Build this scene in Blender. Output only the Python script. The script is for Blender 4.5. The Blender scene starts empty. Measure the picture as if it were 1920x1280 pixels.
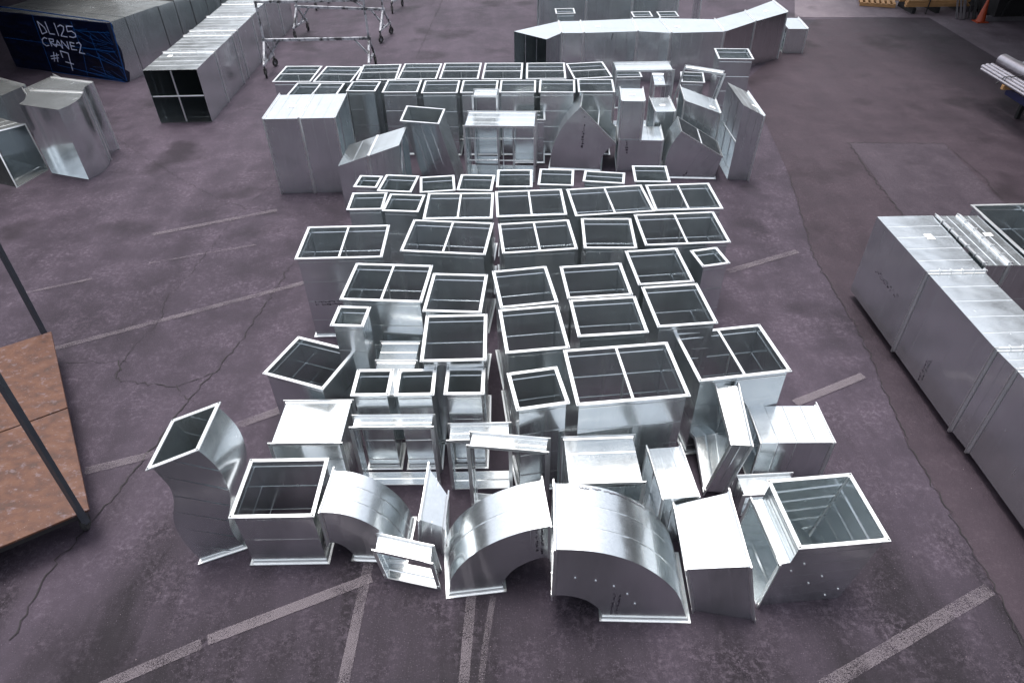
import bpy, bmesh, math, random
from mathutils import Vector
R_ = random.Random(7)
SC = bpy.context.scene
# ---------------------------------------------------------------- camera
cam = bpy.data.cameras.new('camera')
cam.sensor_width = 36.0; cam.lens = 24.0; cam.clip_end = 2000; cam.clip_start = .05
co = bpy.data.objects.new('camera', cam); SC.collection.objects.link(co); SC.camera = co
P_, RL = math.radians(39.6), math.radians(-1.2)
fw = Vector((0, math.cos(P_), -math.sin(P_))); up0 = Vector((0, math.sin(P_), math.cos(P_))); rt0 = Vector((1, 0, 0))
rt = rt0*math.cos(RL)+up0*math.sin(RL); upv = -rt0*math.sin(RL)+up0*math.cos(RL)
from mathutils import Matrix
co.matrix_world = Matrix(((rt.x, upv.x, -fw.x, 0), (rt.y, upv.y, -fw.y, 0), (rt.z, upv.z, -fw.z, 6.7), (0, 0, 0, 1)))
# ---------------------------------------------------------------- sky and sun (overcast yard)
SUN_EL, SUN_ROT = math.radians(80), math.radians(-20)
w = bpy.data.worlds.new('World'); SC.world = w; w.use_nodes = True
nt = w.node_tree; bg = nt.nodes['Background']
sky = nt.nodes.new('ShaderNodeTexSky'); sky.sky_type = 'NISHITA'; sky.sun_disc = False
sky.sun_elevation = SUN_EL; sky.sun_rotation = SUN_ROT
sky.air_density = 1.0; sky.dust_density = 6.0; sky.ozone_density = 1.0; sky.altitude = 50
hs = nt.nodes.new('ShaderNodeHueSaturation'); hs.inputs['Saturation'].default_value = .42
nt.links.new(sky.outputs[0], hs.inputs['Color']); nt.links.new(hs.outputs[0], bg.inputs[0])
bg.inputs[1].default_value = .15
sl = bpy.data.lights.new('sun', 'SUN'); sl.energy = 0.8; sl.angle = math.radians(18); sl.color = (1, .97, .94)
so = bpy.data.objects.new('sun', sl); SC.collection.objects.link(so)
# sun_rotation is measured from +Y towards +X
d_ = Vector((math.sin(SUN_ROT)*math.cos(SUN_EL), math.cos(SUN_ROT)*math.cos(SUN_EL), math.sin(SUN_EL)))
so.rotation_euler = d_.to_track_quat('Z', 'Y').to_euler(); so.location = d_*60
vs = SC.view_settings; vs.view_transform = 'Standard'; vs.look = 'None'; vs.exposure = 1.1; vs.gamma = 1; vs.use_curve_mapping = False
SC.cycles.max_bounces = 14; SC.cycles.glossy_bounces = 12; SC.cycles.diffuse_bounces = 4
SC.cycles.sample_clamp_indirect = 8.0

# ================================================================= materials
def mat(name):
    m = bpy.data.materials.new(name); m.use_nodes = True
    t = m.node_tree; return m, t, t.nodes['Principled BSDF']
def N(t, typ, **kw):
    n = t.nodes.new(typ)
    for k, v in kw.items():
        if k[0] == '_': setattr(n, k[1:], v)
        else: n.inputs[k.replace('__', ' ')].default_value = v
    return n
def ramp(t, src, stops):
    r = t.nodes.new('ShaderNodeValToRGB'); cr_ = r.color_ramp
    while len(cr_.elements) < len(stops): cr_.elements.new(.5)
    for e, (p, c) in zip(cr_.elements, stops):
        e.position = p; e.color = c if len(c) == 4 else (*c, 1)
    t.links.new(src, r.inputs[0]); return r.outputs[0]
def mixc(t, f, a, b, mode='MIX'):
    m = t.nodes.new('ShaderNodeMix'); m.data_type = 'RGBA'; m.blend_type = mode
    for i, v in ((0, f), (6, a), (7, b)):
        if hasattr(v, 'links'): t.links.new(v, m.inputs[i])
        else: m.inputs[i].default_value = v if i == 0 else (v if len(v) == 4 else (*v, 1))
    return m.outputs[2]
def val(t, op, a, b=None, c=None):
    m = t.nodes.new('ShaderNodeMath'); m.operation = op
    for i, v in enumerate((a, b, c)):
        if v is None: continue
        if hasattr(v, 'links'): t.links.new(v, m.inputs[i])
        else: m.inputs[i].default_value = v
    return m.outputs[0]
def obj_coord(t, scale=(1, 1, 1)):
    tc = t.nodes.new('ShaderNodeTexCoord'); mp = t.nodes.new('ShaderNodeMapping')
    mp.inputs['Scale'].default_value = scale
    t.links.new(tc.outputs['Object'], mp.inputs[0]); return mp.outputs[0]
def noise(t, v, scale, detail=4, rough=.55, w_=None):
    n = N(t, 'ShaderNodeTexNoise', Scale=scale, Detail=detail, Roughness=rough)
    t.links.new(v, n.inputs['Vector']); return n.outputs['Fac']

def galvanised(name, base, r0, r1, wave=.012, haze=.22):
    m, t, b = mat(name)
    v = obj_coord(t); oi = t.nodes.new('ShaderNodeObjectInfo')
    off = t.nodes.new('ShaderNodeVectorMath'); off.operation = 'ADD'
    mul = t.nodes.new('ShaderNodeVectorMath'); mul.operation = 'SCALE'; mul.inputs['Scale'].default_value = 40
    cmb = t.nodes.new('ShaderNodeCombineXYZ')
    for i in range(3): t.links.new(oi.outputs['Random'], cmb.inputs[i])
    t.links.new(cmb.outputs[0], mul.inputs[0]); t.links.new(v, off.inputs[0]); t.links.new(mul.outputs[0], off.inputs[1])
    v = off.outputs[0]
    # rolled streaks along each axis, spangle and handling smudges
    mp = t.nodes.new('ShaderNodeMapping'); mp.inputs['Scale'].default_value = (26, 26, 1.2); t.links.new(v, mp.inputs[0])
    streak = noise(t, mp.outputs[0], 1.0, 3)
    vo = N(t, 'ShaderNodeTexVoronoi', Scale=55.0); t.links.new(v, vo.inputs['Vector'])
    smudge = noise(t, v, 2.2, 5, .6)
    tone = val(t, 'ADD', val(t, 'MULTIPLY', streak, .10), val(t, 'MULTIPLY', smudge, .22))
    tone = val(t, 'ADD', tone, val(t, 'MULTIPLY', oi.outputs['Random'], .06))
    sp = t.nodes.new('ShaderNodeSeparateColor'); t.links.new(vo.outputs['Color'], sp.inputs[0])
    tone = val(t, 'ADD', tone, val(t, 'MULTIPLY', sp.outputs[0], .07))
    tone = val(t, 'ADD', tone, .78)
    col = mixc(t, 1.0, base, tone, 'MULTIPLY')
    t.links.new(col, b.inputs['Base Color']); b.inputs['Metallic'].default_value = 1
    ro = t.nodes.new('ShaderNodeMapRange'); ro.inputs['To Min'].default_value = r0; ro.inputs['To Max'].default_value = r1
    ro.inputs['From Min'].default_value = .3; ro.inputs['From Max'].default_value = .7
    t.links.new(val(t, 'ADD', val(t, 'MULTIPLY', smudge, .6), val(t, 'MULTIPLY', streak, .4)), ro.inputs[0])
    t.links.new(ro.outputs[0], b.inputs['Roughness'])
    wv = noise(t, v, 2.6, 1)
    bp = N(t, 'ShaderNodeBump', Strength=1.0, Distance=wave); t.links.new(wv, bp.inputs['Height'])
    t.links.new(bp.outputs[0], b.inputs['Normal'])
    # zinc scatters a broad haze besides its mirror lobe
    b2 = t.nodes.new('ShaderNodeBsdfPrincipled'); b2.inputs['Metallic'].default_value = 1; b2.inputs['Roughness'].default_value = .46
    t.links.new(col, b2.inputs['Base Color']); t.links.new(bp.outputs[0], b2.inputs['Normal'])
    mx = t.nodes.new('ShaderNodeMixShader'); mx.inputs[0].default_value = haze
    t.links.new(b.outputs[0], mx.inputs[1]); t.links.new(b2.outputs[0], mx.inputs[2]); t.links.new(mx.outputs[0], t.nodes['Material Output'].inputs['Surface'])
    return m
SHEET = galvanised('galvanised_sheet', (.66, .70, .715), .11, .29, .007)
FLANGE = galvanised('galvanised_flange', (.74, .76, .77), .32, .46, .001)
def plain(name, col, rough=.5, metal=0, var=.25, sc=8, bump=0):
    m, t, b = mat(name); v = obj_coord(t); n = noise(t, v, sc, 5, .6)
    t.links.new(mixc(t, n, tuple(c*(1-var) for c in col), tuple(c*(1+var) for c in col)), b.inputs['Base Color'])
    b.inputs['Roughness'].default_value = rough; b.inputs['Metallic'].default_value = metal
    if bump:
        bp = N(t, 'ShaderNodeBump', Strength=.6, Distance=bump); t.links.new(n, bp.inputs['Height']); t.links.new(bp.outputs[0], b.inputs['Normal'])
    return m
HOLE = plain('bolt_hole_dark', (.02, .02, .022), .7)
LABEL = plain('paper_label', (.75, .74, .74), .6, 0, .04, 20)
INK = plain('stencil_ink', (.045, .035, .05), .6)
RIVET = plain('rivet_head', (.85, .86, .88), .3, 1, .05)
RUBBER = plain('rubber', (.015, .015, .016), .75)
POST = plain('dark_painted_steel', (.035, .04, .05), .45, .0, .2, 5)
TIMBER = plain('timber', (.36, .2, .085), .8, 0, .35, 6, .004)
DARKSTEEL = plain('dark_steel', (.02, .02, .022), .6, .3, .4, 5)
BLUE = plain('blue_painted_steel', (.005, .009, .055), .45, 0, .3, 5)
CONE = plain('orange_plastic', (.28, .035, .006), .5, 0, .15, 6)
PIPE = plain('pipe_zinc', (.36, .345, .38), .42, .9, .3, 9)
PIPEMARK = plain('white_marker', (.62, .68, .9), .6, 0, .1, 20)
BLUEFOLD = plain('blue_film_fold', (.007, .075, .27), .3, 0, .4, 9)
def film():
    m, t, b = mat('blue_stretch_film'); v = obj_coord(t, (1, 1, 4)); n = noise(t, v, 2.2, 6, .65)
    t.links.new(ramp(t, n, [(.35, (.0007, .0018, .009)), (.6, (.0014, .005, .025)), (.8, (.004, .022, .085))]), b.inputs['Base Color'])
    b.inputs['Roughness'].default_value = .28
    bp = N(t, 'ShaderNodeBump', Strength=.5, Distance=.03); t.links.new(n, bp.inputs['Height']); t.links.new(bp.outputs[0], b.inputs['Normal'])
    return m
FILM = film()
def splotch():
    m, t, b = mat('weathered_painted_tube'); v = obj_coord(t); n = noise(t, v, 5, 5, .65)
    t.links.new(ramp(t, n, [(.40, (.05, .05, .055)), (.5, (.34, .35, .38)), (.7, (.55, .55, .58))]), b.inputs['Base Color'])
    b.inputs['Roughness'].default_value = .5; b.inputs['Metallic'].default_value = .25
    return m
TUBE = splotch()
def board():
    m, t, b = mat('weathered_red_board'); v = obj_coord(t, (1.5, 2.3, 1)); v2 = obj_coord(t)
    n = noise(t, v, 2.4, 8, .68); n2 = noise(t, v2, 34, 3, .6); n3 = noise(t, v, 6, 6, .7)
    c = ramp(t, n, [(.30, (.026, .011, .007)), (.45, (.06, .021, .011)), (.58, (.085, .032, .015)), (.72, (.10, .062, .055))])
    s = ramp(t, n3, [(.56, (0, 0, 0)), (.68, (1, 1, 1))])
    c = mixc(t, val(t, 'MULTIPLY', s, .5), c, (.17, .14, .16))
    c = mixc(t, ramp(t, n2, [(.68, (0, 0, 0)), (.74, (.8, .8, .8))]), c, (.25, .21, .21))
    t.links.new(c, b.inputs['Base Color']); b.inputs['Roughness'].default_value = .62
    bp = N(t, 'ShaderNodeBump', Strength=.4, Distance=.004); t.links.new(n2, bp.inputs['Height']); t.links.new(bp.outputs[0], b.inputs['Normal'])
    return m
BOARD = board()
def ground_nodes(name, dark, mid, light, spk, front_dark_amt=0.0):
    m, t, b = mat(name); v = obj_coord(t)
    big = noise(t, v, .16, 5, .55); med = noise(t, v, 1.5, 9, .74); fine = noise(t, v, 15, 6, .8); grit = noise(t, v, 70, 2, .6)
    mp = t.nodes.new('ShaderNodeMapping'); mp.inputs['Scale'].default_value = (.9, .22, 1); mp.inputs['Rotation'].default_value = (0, 0, .5); t.links.new(v, mp.inputs[0])
    sweep = noise(t, mp.outputs[0], 1.3, 5, .6)
    f = val(t, 'ADD', val(t, 'MULTIPLY', big, .40), val(t, 'MULTIPLY', med, .34))
    f = val(t, 'ADD', f, val(t, 'MULTIPLY', sweep, .26))
    c = ramp(t, f, [(.34, dark), (.48, mid), (.66, light)])
    # darker front asphalt plus foreground darkening painted in, noise-broken, fading towards mid yard
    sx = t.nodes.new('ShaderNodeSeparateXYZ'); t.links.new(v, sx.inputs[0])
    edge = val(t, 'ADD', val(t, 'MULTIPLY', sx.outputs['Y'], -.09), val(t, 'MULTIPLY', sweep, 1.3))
    front_dark = ramp(t, val(t, 'ADD', edge, val(t, 'MULTIPLY', med, .5)), [(.42, (0, 0, 0)), (.72, (1, 1, 1))])
    c = mixc(t, val(t, 'MULTIPLY', front_dark, front_dark_amt), c, tuple(x*.72 for x in dark))
    # worn crusty patches of pale fines and exposed aggregate
    pm = ramp(t, med, [(.45, (0, 0, 0)), (.62, (1, 1, 1))]); pf = ramp(t, fine, [(.47, (0, 0, 0)), (.62, (1, 1, 1))])
    c = mixc(t, val(t, 'MULTIPLY', val(t, 'MULTIPLY', pm, pf), .42), c, spk)
    c = mixc(t, ramp(t, grit, [(.62, (0, 0, 0)), (.76, (.45, .45, .45))]), c, tuple(min(.3, x*1.4) for x in spk))
    c = mixc(t, ramp(t, grit, [(.24, (.7, .7, .7)), (.36, (0, 0, 0))]), c, tuple(x*.45 for x in dark))
    st = noise(t, v, .55, 4, .5)
    c = mixc(t, ramp(t, st, [(.57, (0, 0, 0)), (.68, (.6, .6, .6))]), c, tuple(x*.6 for x in dark))
    t.links.new(c, b.inputs['Base Color'])
    t.links.new(ramp(t, med, [(.3, (.55,)*3), (.7, (.8,)*3)]), b.inputs['Roughness'])
    b.inputs['Specular IOR Level'].default_value = .18
    bp = N(t, 'ShaderNodeBump', Strength=.7, Distance=.012)
    t.links.new(val(t, 'ADD', val(t, 'MULTIPLY', grit, .5), val(t, 'MULTIPLY', fine, .5)), bp.inputs['Height']); t.links.new(bp.outputs[0], b.inputs['Normal'])
    return m
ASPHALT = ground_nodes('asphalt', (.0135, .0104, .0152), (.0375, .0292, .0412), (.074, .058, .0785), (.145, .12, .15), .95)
PATCHM = ground_nodes('asphalt_patch', (.02, .0155, .0215), (.0375, .029, .039), (.06, .048, .061), (.1, .083, .1))
NEWERM = ground_nodes('newer_asphalt', (.0175, .0125, .017), (.0325, .0235, .0315), (.052, .0385, .0495), (.085, .067, .08))
CONCRETE = ground_nodes('concrete', (.055, .043, .053), (.11, .09, .108), (.18, .155, .175), (.25, .22, .245))
TAR = plain('tar_crack', (.008, .006, .008), .8, 0, .5, 30)
def paint(name, thr, opac):
    m, t, b = mat(name); v = obj_coord(t); f = noise(t, v, 75, 4, .8); g = noise(t, v, 2.5, 4, .6)
    k = val(t, 'ADD', val(t, 'MULTIPLY', f, .68), val(t, 'MULTIPLY', g, .32))
    mask = ramp(t, k, [(thr-.035, (0, 0, 0)), (thr+.05, (1, 1, 1))])
    t.links.new(mixc(t, f, (.10, .082, .097), (.215, .188, .208)), b.inputs['Base Color']); b.inputs['Roughness'].default_value = .75
    tr = t.nodes.new('ShaderNodeBsdfTransparent'); mx = t.nodes.new('ShaderNodeMixShader'); out = t.nodes['Material Output']
    t.links.new(val(t, 'MULTIPLY', mask, opac), mx.inputs[0]); t.links.new(tr.outputs[0], mx.inputs[1]); t.links.new(b.outputs[0], mx.inputs[2]); t.links.new(mx.outputs[0], out.inputs[0])
    return m
PAINTS = {}
# ================================================================= helpers
V = Vector
def link(o): SC.collection.objects.link(o); return o
def mesh_obj(name, bm, material, parent=None, loc=None, smooth=None, extra=None):
    me = bpy.data.meshes.new(name); bm.to_mesh(me); bm.free()
    me.materials.append(material)
    if extra: me.materials.append(extra)
    if smooth:
        me.polygons.foreach_set('use_smooth', [True]*len(me.polygons)); me.set_sharp_from_angle(angle=math.radians(smooth))
    o = bpy.data.objects.new(name, me); link(o)
    if parent is not None: o.parent = parent
    if loc is not None: o.location = loc
    return o
def thing(name, label, cat, loc, group=None):
    o = bpy.data.objects.new(name, None); link(o); o.location = loc; o.empty_display_size = .1
    o['label'] = label; o['category'] = cat
    if group: o['group'] = group
    return o
def tag(o, label, cat, group=None):
    o['label'] = label; o['category'] = cat
    if group: o['group'] = group
    return o
def structure(name, bm, material, loc=(0, 0, 0)):
    o = mesh_obj(name, bm, material, loc=loc); o['kind'] = 'structure'; return o
def box(bm, c, s, ax=None):
    """box centred at c, full sizes s, ax = optional (x,y,z) axes"""
    X, Y, Z = ax or (V((1, 0, 0)), V((0, 1, 0)), V((0, 0, 1)))
    c = V(c); vs_ = [bm.verts.new(c+X*(s[0]/2*i)+Y*(s[1]/2*j)+Z*(s[2]/2*k)) for i in (-1, 1) for j in (-1, 1) for k in (-1, 1)]
    for f in ((0, 1, 3, 2), (4, 6, 7, 5), (0, 4, 5, 1), (2, 3, 7, 6), (0, 2, 6, 4), (1, 5, 7, 3)): bm.faces.new([vs_[i] for i in f])
def frame_axes(d):
    Z = V(d).normalized(); X = Z.cross(V((0, 0, 1)))
    if X.length < 1e-3: X = V((1, 0, 0))
    X.normalize(); return X, Z.cross(X), Z
def beam(bm, a, b, w_, h_=None):
    a, b = V(a), V(b); X, Y, Z = frame_axes(b-a); box(bm, (a+b)/2, (w_, h_ or w_, (b-a).length), (X, Y, Z))
def rod(bm, a, b, r, n=8):
    a, b = V(a), V(b); X, Y, Z = frame_axes(b-a)
    A = [bm.verts.new(a+(X*math.cos(q)+Y*math.sin(q))*r) for q in [2*math.pi*i/n for i in range(n)]]
    B = [bm.verts.new(b+(X*math.cos(q)+Y*math.sin(q))*r) for q in [2*math.pi*i/n for i in range(n)]]
    for i in range(n): bm.faces.new((A[i], A[(i+1) % n], B[(i+1) % n], B[i]))
    bm.faces.new(A[::-1]); bm.faces.new(B)
def expand(q, d):
    """offset the four corners of a planar quad outwards by d (inwards if negative)"""
    out = []
    for i in range(4):
        a = (q[(i+1) % 4]-q[i]).normalized(); b = (q[(i-1) % 4]-q[i]).normalized()
        s = max(.3, a.cross(b).length); out.append(q[i]-(a+b)*(d/s))
    return out
def quads(bm, A, B):
    n = len(A)
    for i in range(n): bm.faces.new((A[i], A[(i+1) % n], B[(i+1) % n], B[i]))
def loft_body(bm, rings, t=.004):
    """open-ended sheet-metal shell through four-cornered sections, with real thickness"""
    O = [[bm.verts.new(p) for p in r] for r in rings]
    I = [[bm.verts.new(p) for p in expand(r, -t)] for r in rings]
    for i in range(len(rings)-1):
        quads(bm, O[i], O[i+1]); quads(bm, I[i+1], I[i])
    quads(bm, I[0], O[0]); quads(bm, O[-1], I[-1])
def ridge(bm, a, b, across, n, wd=.010, ht=.0026):
    """small pressed bead from a to b on a sheet"""
    a, b = V(a), V(b)
    A = [bm.verts.new(a-across*wd), bm.verts.new(a+n*ht), bm.verts.new(a+across*wd)]
    B = [bm.verts.new(b-across*wd), bm.verts.new(b+n*ht), bm.verts.new(b+across*wd)]
    bm.faces.new((A[0], A[1], B[1], B[0])); bm.faces.new((A[1], A[2], B[2], B[1]))
def centre(q): return (q[0]+q[1]+q[2]+q[3])/4
def seg_beads(bm, r0, r1, n, t=.004, fr=None, sides=range(4), big=1):
    fr = fr or [k/(n+1) for k in range(1, n+1)]
    c0, c1 = centre(r0), centre(r1)
    for s in sides:
        e = (s+1) % 4
        for f in fr:
            a = r0[s].lerp(r1[s], f); b = r0[e].lerp(r1[e], f)
            mid = (a+b)/2; ax = ((r1[s]-r0[s])+(r1[e]-r0[e])).normalized(); nn = ax.cross(b-a).normalized()
            if nn.dot(mid-c0.lerp(c1, f)) < 0: nn = -nn
            u = (b-a).normalized()*.008
            ridge(bm, a+u, b-u, ax, nn); ridge(bm, a+u-nn*t, b-u-nn*t, ax, -nn, .011*big, .006*big)
def plate_ring(bm, outer, inner, d):
    """flat rectangular ring of thickness along d"""
    O0 = [bm.verts.new(p) for p in outer]; I0 = [bm.verts.new(p) for p in inner]
    O1 = [bm.verts.new(p+d) for p in outer]; I1 = [bm.verts.new(p+d) for p in inner]
    quads(bm, I0, O0); quads(bm, O1, I1); quads(bm, O0, O1); quads(bm, I1, I0)
CORNERMESH = {}
def flange(parent, ring, inward, fwid, mid=False, corners=False, leg=.032):
    bm = bmesh.new(); n = (ring[1]-ring[0]).cross(ring[3]-ring[0]).normalized()
    if n.dot(inward) < 0: n = -n
    if mid:
        plate_ring(bm, [p-n*.014 for p in expand(ring, fwid)], [p-n*.014 for p in expand(ring, -.0015)], n*.012)
        plate_ring(bm, [p+n*.003 for p in expand(ring, fwid*.93)], [p+n*.003 for p in expand(ring, -.0015)], n*.012)
    else:
        plate_ring(bm, expand(ring, fwid), expand(ring, -.006), n*.012)
    for sg in ((1, -1) if mid else (1,)):
        A = [p+n*(.012*sg) for p in expand(ring, .013)]; B = [p+n*(leg*sg) for p in expand(ring, .003)]
        quads(bm, [bm.verts.new(p) for p in A], [bm.verts.new(p) for p in B])
    f = mesh_obj('flange', bm, FLANGE, parent)
    if corners:
        ex = expand(ring, fwid)
        for i in range(4):
            a = (ex[(i+1) % 4]-ex[i]).normalized(); b = (ex[(i-1) % 4]-ex[i]).normalized(); p = ex[i]
            bm = bmesh.new(); L = .095; wd = fwid*.8
            pts = [p+(a+b)*.004, p+a*L+b*.004, p+a*L+b*wd, p+a*wd+b*wd, p+a*wd+b*L, p+a*.004+b*L]
            T = [bm.verts.new(q-n*.004) for q in pts]; Bm = [bm.verts.new(q+n*.001) for q in pts]
            bm.faces.new(T); quads(bm, Bm, T)
            cc = p+(a+b)*(fwid*.52)-n*.0046
            hv = [bm.verts.new(cc+(a*math.cos(q)+b*math.sin(q))*.011) for q in [k*math.pi/4 for k in range(8)]]
            hf = bm.faces.new(hv); bmesh.ops.recalc_face_normals(bm, faces=bm.faces[:]); hf.material_index = 1
            mesh_obj('corner_piece', bm, FLANGE, f, extra=HOLE)
    return f
def clip_lines(poly, ang, n):
    """segments of n parallel lines (direction ang) inside a 2D polygon"""
    d = (math.cos(ang), math.sin(ang)); q = (-d[1], d[0]); s = [p[0]*q[0]+p[1]*q[1] for p in poly]; out = []
    for k in range(1, n+1):
        o = min(s)+(max(s)-min(s))*k/(n+1); hits = []
        for i in range(len(poly)):
            j = (i+1) % len(poly)
            if (s[i]-o)*(s[j]-o) < 0:
                f = (o-s[i])/(s[j]-s[i]); x = poly[i][0]+(poly[j][0]-poly[i][0])*f; y = poly[i][1]+(poly[j][1]-poly[i][1])*f
                hits.append((x*d[0]+y*d[1], x, y))
        hits.sort()
        for a, b in zip(hits[::2], hits[1::2]):
            if b[0]-a[0] > .06: out.append(((a[1], a[2]), (b[1], b[2])))
    return out
CHEEK = {'E1': (90, 4), 'E2': (86, 5), 'F3': (90, 3), 'C6': (88, 5), 'C14': (62, 5), 'F1': (-42, 6), 'Z2': (4, 5)}
CATS = {'upright_duct': 'upright duct', 'box_duct': 'box duct', 'duct_frame': 'duct frame', 'elbow': 'duct elbow', 'tapered_duct': 'tapered duct',
        'offset_bend': 'duct bend', 'offset_duct': 'offset duct', 'sloping_duct': 'sloping duct', 'long_duct': 'long duct', 'stepped_elbow': 'duct elbow', 'branch_duct': 'branch duct'}
BUILT = {}
def build_duct(k, d):
    rg = [[V(p) for p in r] for r in d['rings']]
    allp = [p for r in rg for p in r]; z0 = min(p.z for p in allp)
    base = V((sum(p.x for p in allp)/len(allp), sum(p.y for p in allp)/len(allp), z0))
    rg = [[p-base for p in r] for r in rg]
    t = thing(d['name'], d['label'], CATS[d['name']], base+V((0, 0, .004)), d['group']); BUILT[k] = (t, base)
    m = len(rg); fwid = d.get('fw', .034 if d['name'] != 'upright_duct' else .036)
    def shift_ends(r):
        r = [list(q) for q in r]
        for i, j in ((0, 1), (-1, -2)):
            n = (r[i][1]-r[i][0]).cross(r[i][3]-r[i][0]).normalized()
            if n.dot(centre(r[j])-centre(r[i])) < 0: n = -n
            r[i] = [p+n*.003 for p in r[i]]
        return r
    body_rg = shift_ends(rg)
    bent = m > 8
    def nb(i):
        if 'beadn' in d: return d['beadn'][min(i, len(d['beadn'])-1)]
        return max(1, round((centre(rg[i+1])-centre(rg[i])).length/.32)-1)
    if d.get('sections'):
        for i in range(m-1):
            bm = bmesh.new(); loft_body(bm, [body_rg[i], body_rg[i+1]]); bmesh.ops.recalc_face_normals(bm, faces=bm.faces[:])
            seg_beads(bm, rg[i], rg[i+1], nb(i)); mesh_obj('section', bm, SHEET, t)
        if d.get('endcap'):
            bm = bmesh.new(); q = expand(rg[0], -.001); n = (rg[0][1]-rg[0][0]).cross(rg[0][3]-rg[0][0]).normalized()
            plate = [bm.verts.new(p) for p in q]; bm.faces.new(plate); e = bmesh.ops.extrude_face_region(bm, geom=bm.faces[:])
            for v_ in [x for x in e['geom'] if isinstance(x, bmesh.types.BMVert)]: v_.co += V((0, -.002, 0))
            mesh_obj('end_cap', bm, SHEET, t)
    else:
        bm = bmesh.new(); loft_body(bm, body_rg); bmesh.ops.recalc_face_normals(bm, faces=bm.faces[:])
        if not bent and m <= 4 and d['name'] != 'stepped_elbow' and not d.get('longb'):
            for i in range(m-1):
                fr = None
                if d['name'] == 'upright_duct':
                    L = (centre(rg[1])-centre(rg[0])).length; fr = [1-q/L for q in (.085, .43, .78, 1.13) if q < L-.12]
                seg_beads(bm, rg[i], rg[i+1], nb(i), fr=fr)
            if d['name'] == 'upright_duct':
                for c_ in range(4):
                    if R_.random() < .6:
                        q0, q1 = expand(rg[0], -.010)[c_], expand(rg[1], -.010)[c_]; rod(bm, q0+V((0, 0, .02)), q1-V((0, 0, .02)), .007, 6)
        if k == 'Z2':
            for i in range(m-1): seg_beads(bm, rg[i], rg[i+1], 4 if i == 0 else 3, sides=(1, 3), big=1.7)
        lb = d.get('longb', 0)
        if lb:
            sides = (0, 2) if m == 2 else (3, 1)
            for s in sides:
                e = (s+1) % 4
                for u in range(1, lb+1):
                    f = u/(lb+1); pts = [r[s].lerp(r[e], f) for r in rg]
                    for i in range(m-1):
                        ac = (rg[i][e]-rg[i][s]).normalized(); nn = ac.cross(pts[i+1]-pts[i]).normalized()
                        if nn.dot(pts[i]-centre(rg[i])) < 0: nn = -nn
                        ridge(bm, pts[i], pts[i+1], ac, nn); ridge(bm, pts[i]-nn*.004, pts[i+1]-nn*.004, ac, -nn)
        if k in CHEEK:
            ang, n_ = CHEEK[k]
            for side, sg in (((3, 2), 1), ((0, 1), -1)):
                o = rg[0][side[0]]; u = (rg[-1][side[0]]-rg[0][side[0]]); u.z = 0
                if k == 'Z2': u = rg[1][side[1]]-rg[0][side[0]]; u.z = 0
                u.normalize()
                if u.x < 0: u = -u
                nn = V((u.y, -u.x, 0))*sg
                to2 = lambda p: ((p-o).dot(u), p.z-o.z)
                poly = [to2(r[side[0]]) for r in rg]+[to2(r[side[1]]) for r in reversed(rg)]
                for a, b in clip_lines(poly, math.radians(ang), n_):
                    A = o+u*a[0]+V((0, 0, a[1])); B = o+u*b[0]+V((0, 0, b[1])); dd = (B-A).normalized()
                    big = 1.7 if k == 'Z2' else 1; ridge(bm, A+dd*.015, B-dd*.015, dd.cross(nn), nn, .009, .0018); ridge(bm, A+dd*.015-nn*.004, B-dd*.015-nn*.004, dd.cross(nn), -nn, .01*big, .006*big)
        mesh_obj('body', bm, SHEET, t, smooth=28)
    for i in d['fl']:
        if i in (0, m-1):
            inw = centre(rg[1 if i == 0 else m-2])-centre(rg[i])
            fwe = .012 if i in d.get('thin', ()) else fwid
            flange(t, rg[i], inw, fwe, leg=.018 if d['name'] == 'duct_frame' else .032, corners=d.get('corners') and (d['name'] != 'upright_duct' or i == 1 or k == 'z1'))
        else:
            flange(t, rg[i], centre(rg[i+1])-centre(rg[i]), fwid, mid=True)
    if d.get('bar'):
        q = rg[-1]; dz = V((0, 0, -.012))
        bm = bmesh.new()
        if d['bar'] == 'y': a, b = (q[0]+q[1])/2, (q[3]+q[2])/2
        else: a, b = (q[0]+q[3])/2, (q[1]+q[2])/2
        beam(bm, a+dz, b+dz, .03, .02); mesh_obj('cross_bar', bm, FLANGE, t)
        bm = bmesh.new(); c = (a+b)/2; rod(bm, c+dz, V((c.x, c.y, .01)), .011); mesh_obj('tie_rod', bm, FLANGE, t)
    if d.get('bar2'):
        q = rg[0]; bm = bmesh.new(); a, b = (q[0]+q[1])/2, (q[3]+q[2])/2; n = (centre(rg[1])-centre(rg[0])).normalized()*.02
        beam(bm, a+n, b+n, .025, .02); mesh_obj('cross_bar', bm, FLANGE, t)
    if d.get('backplate'):
        i0 = d['backplate'][0] % m; f_ = d['backplate'][1]; q = expand(rg[i0], -.008); n = (q[1]-q[0]).cross(q[3]-q[0]).normalized()
        n = n if n.dot(centre(rg[0 if i0 else 1])-centre(q)) > 0 else -n; q = [p+n*.02 for p in q]
        q = [q[0], q[0].lerp(q[1], f_), q[3].lerp(q[2], f_), q[3]]
        bm = bmesh.new(); bm.faces.new([bm.verts.new(p) for p in q]); bmesh.ops.solidify(bm, geom=bm.faces[:], thickness=.004)
        def cr_(a, b):
            e = (b-a).normalized(); ridge(bm, a, b, e.cross(n), n, .012, .006)
        if d['backplate'][2]: cr_(q[0], q[2]); cr_(q[1], q[3])
        mesh_obj('end_panel', bm, SHEET, t)
    for a, b, r in d.get('rods', ()):
        bm = bmesh.new(); rod(bm, V(a)-base, V(b)-base, r); mesh_obj('tie_rod', bm, FLANGE, t)
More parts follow.
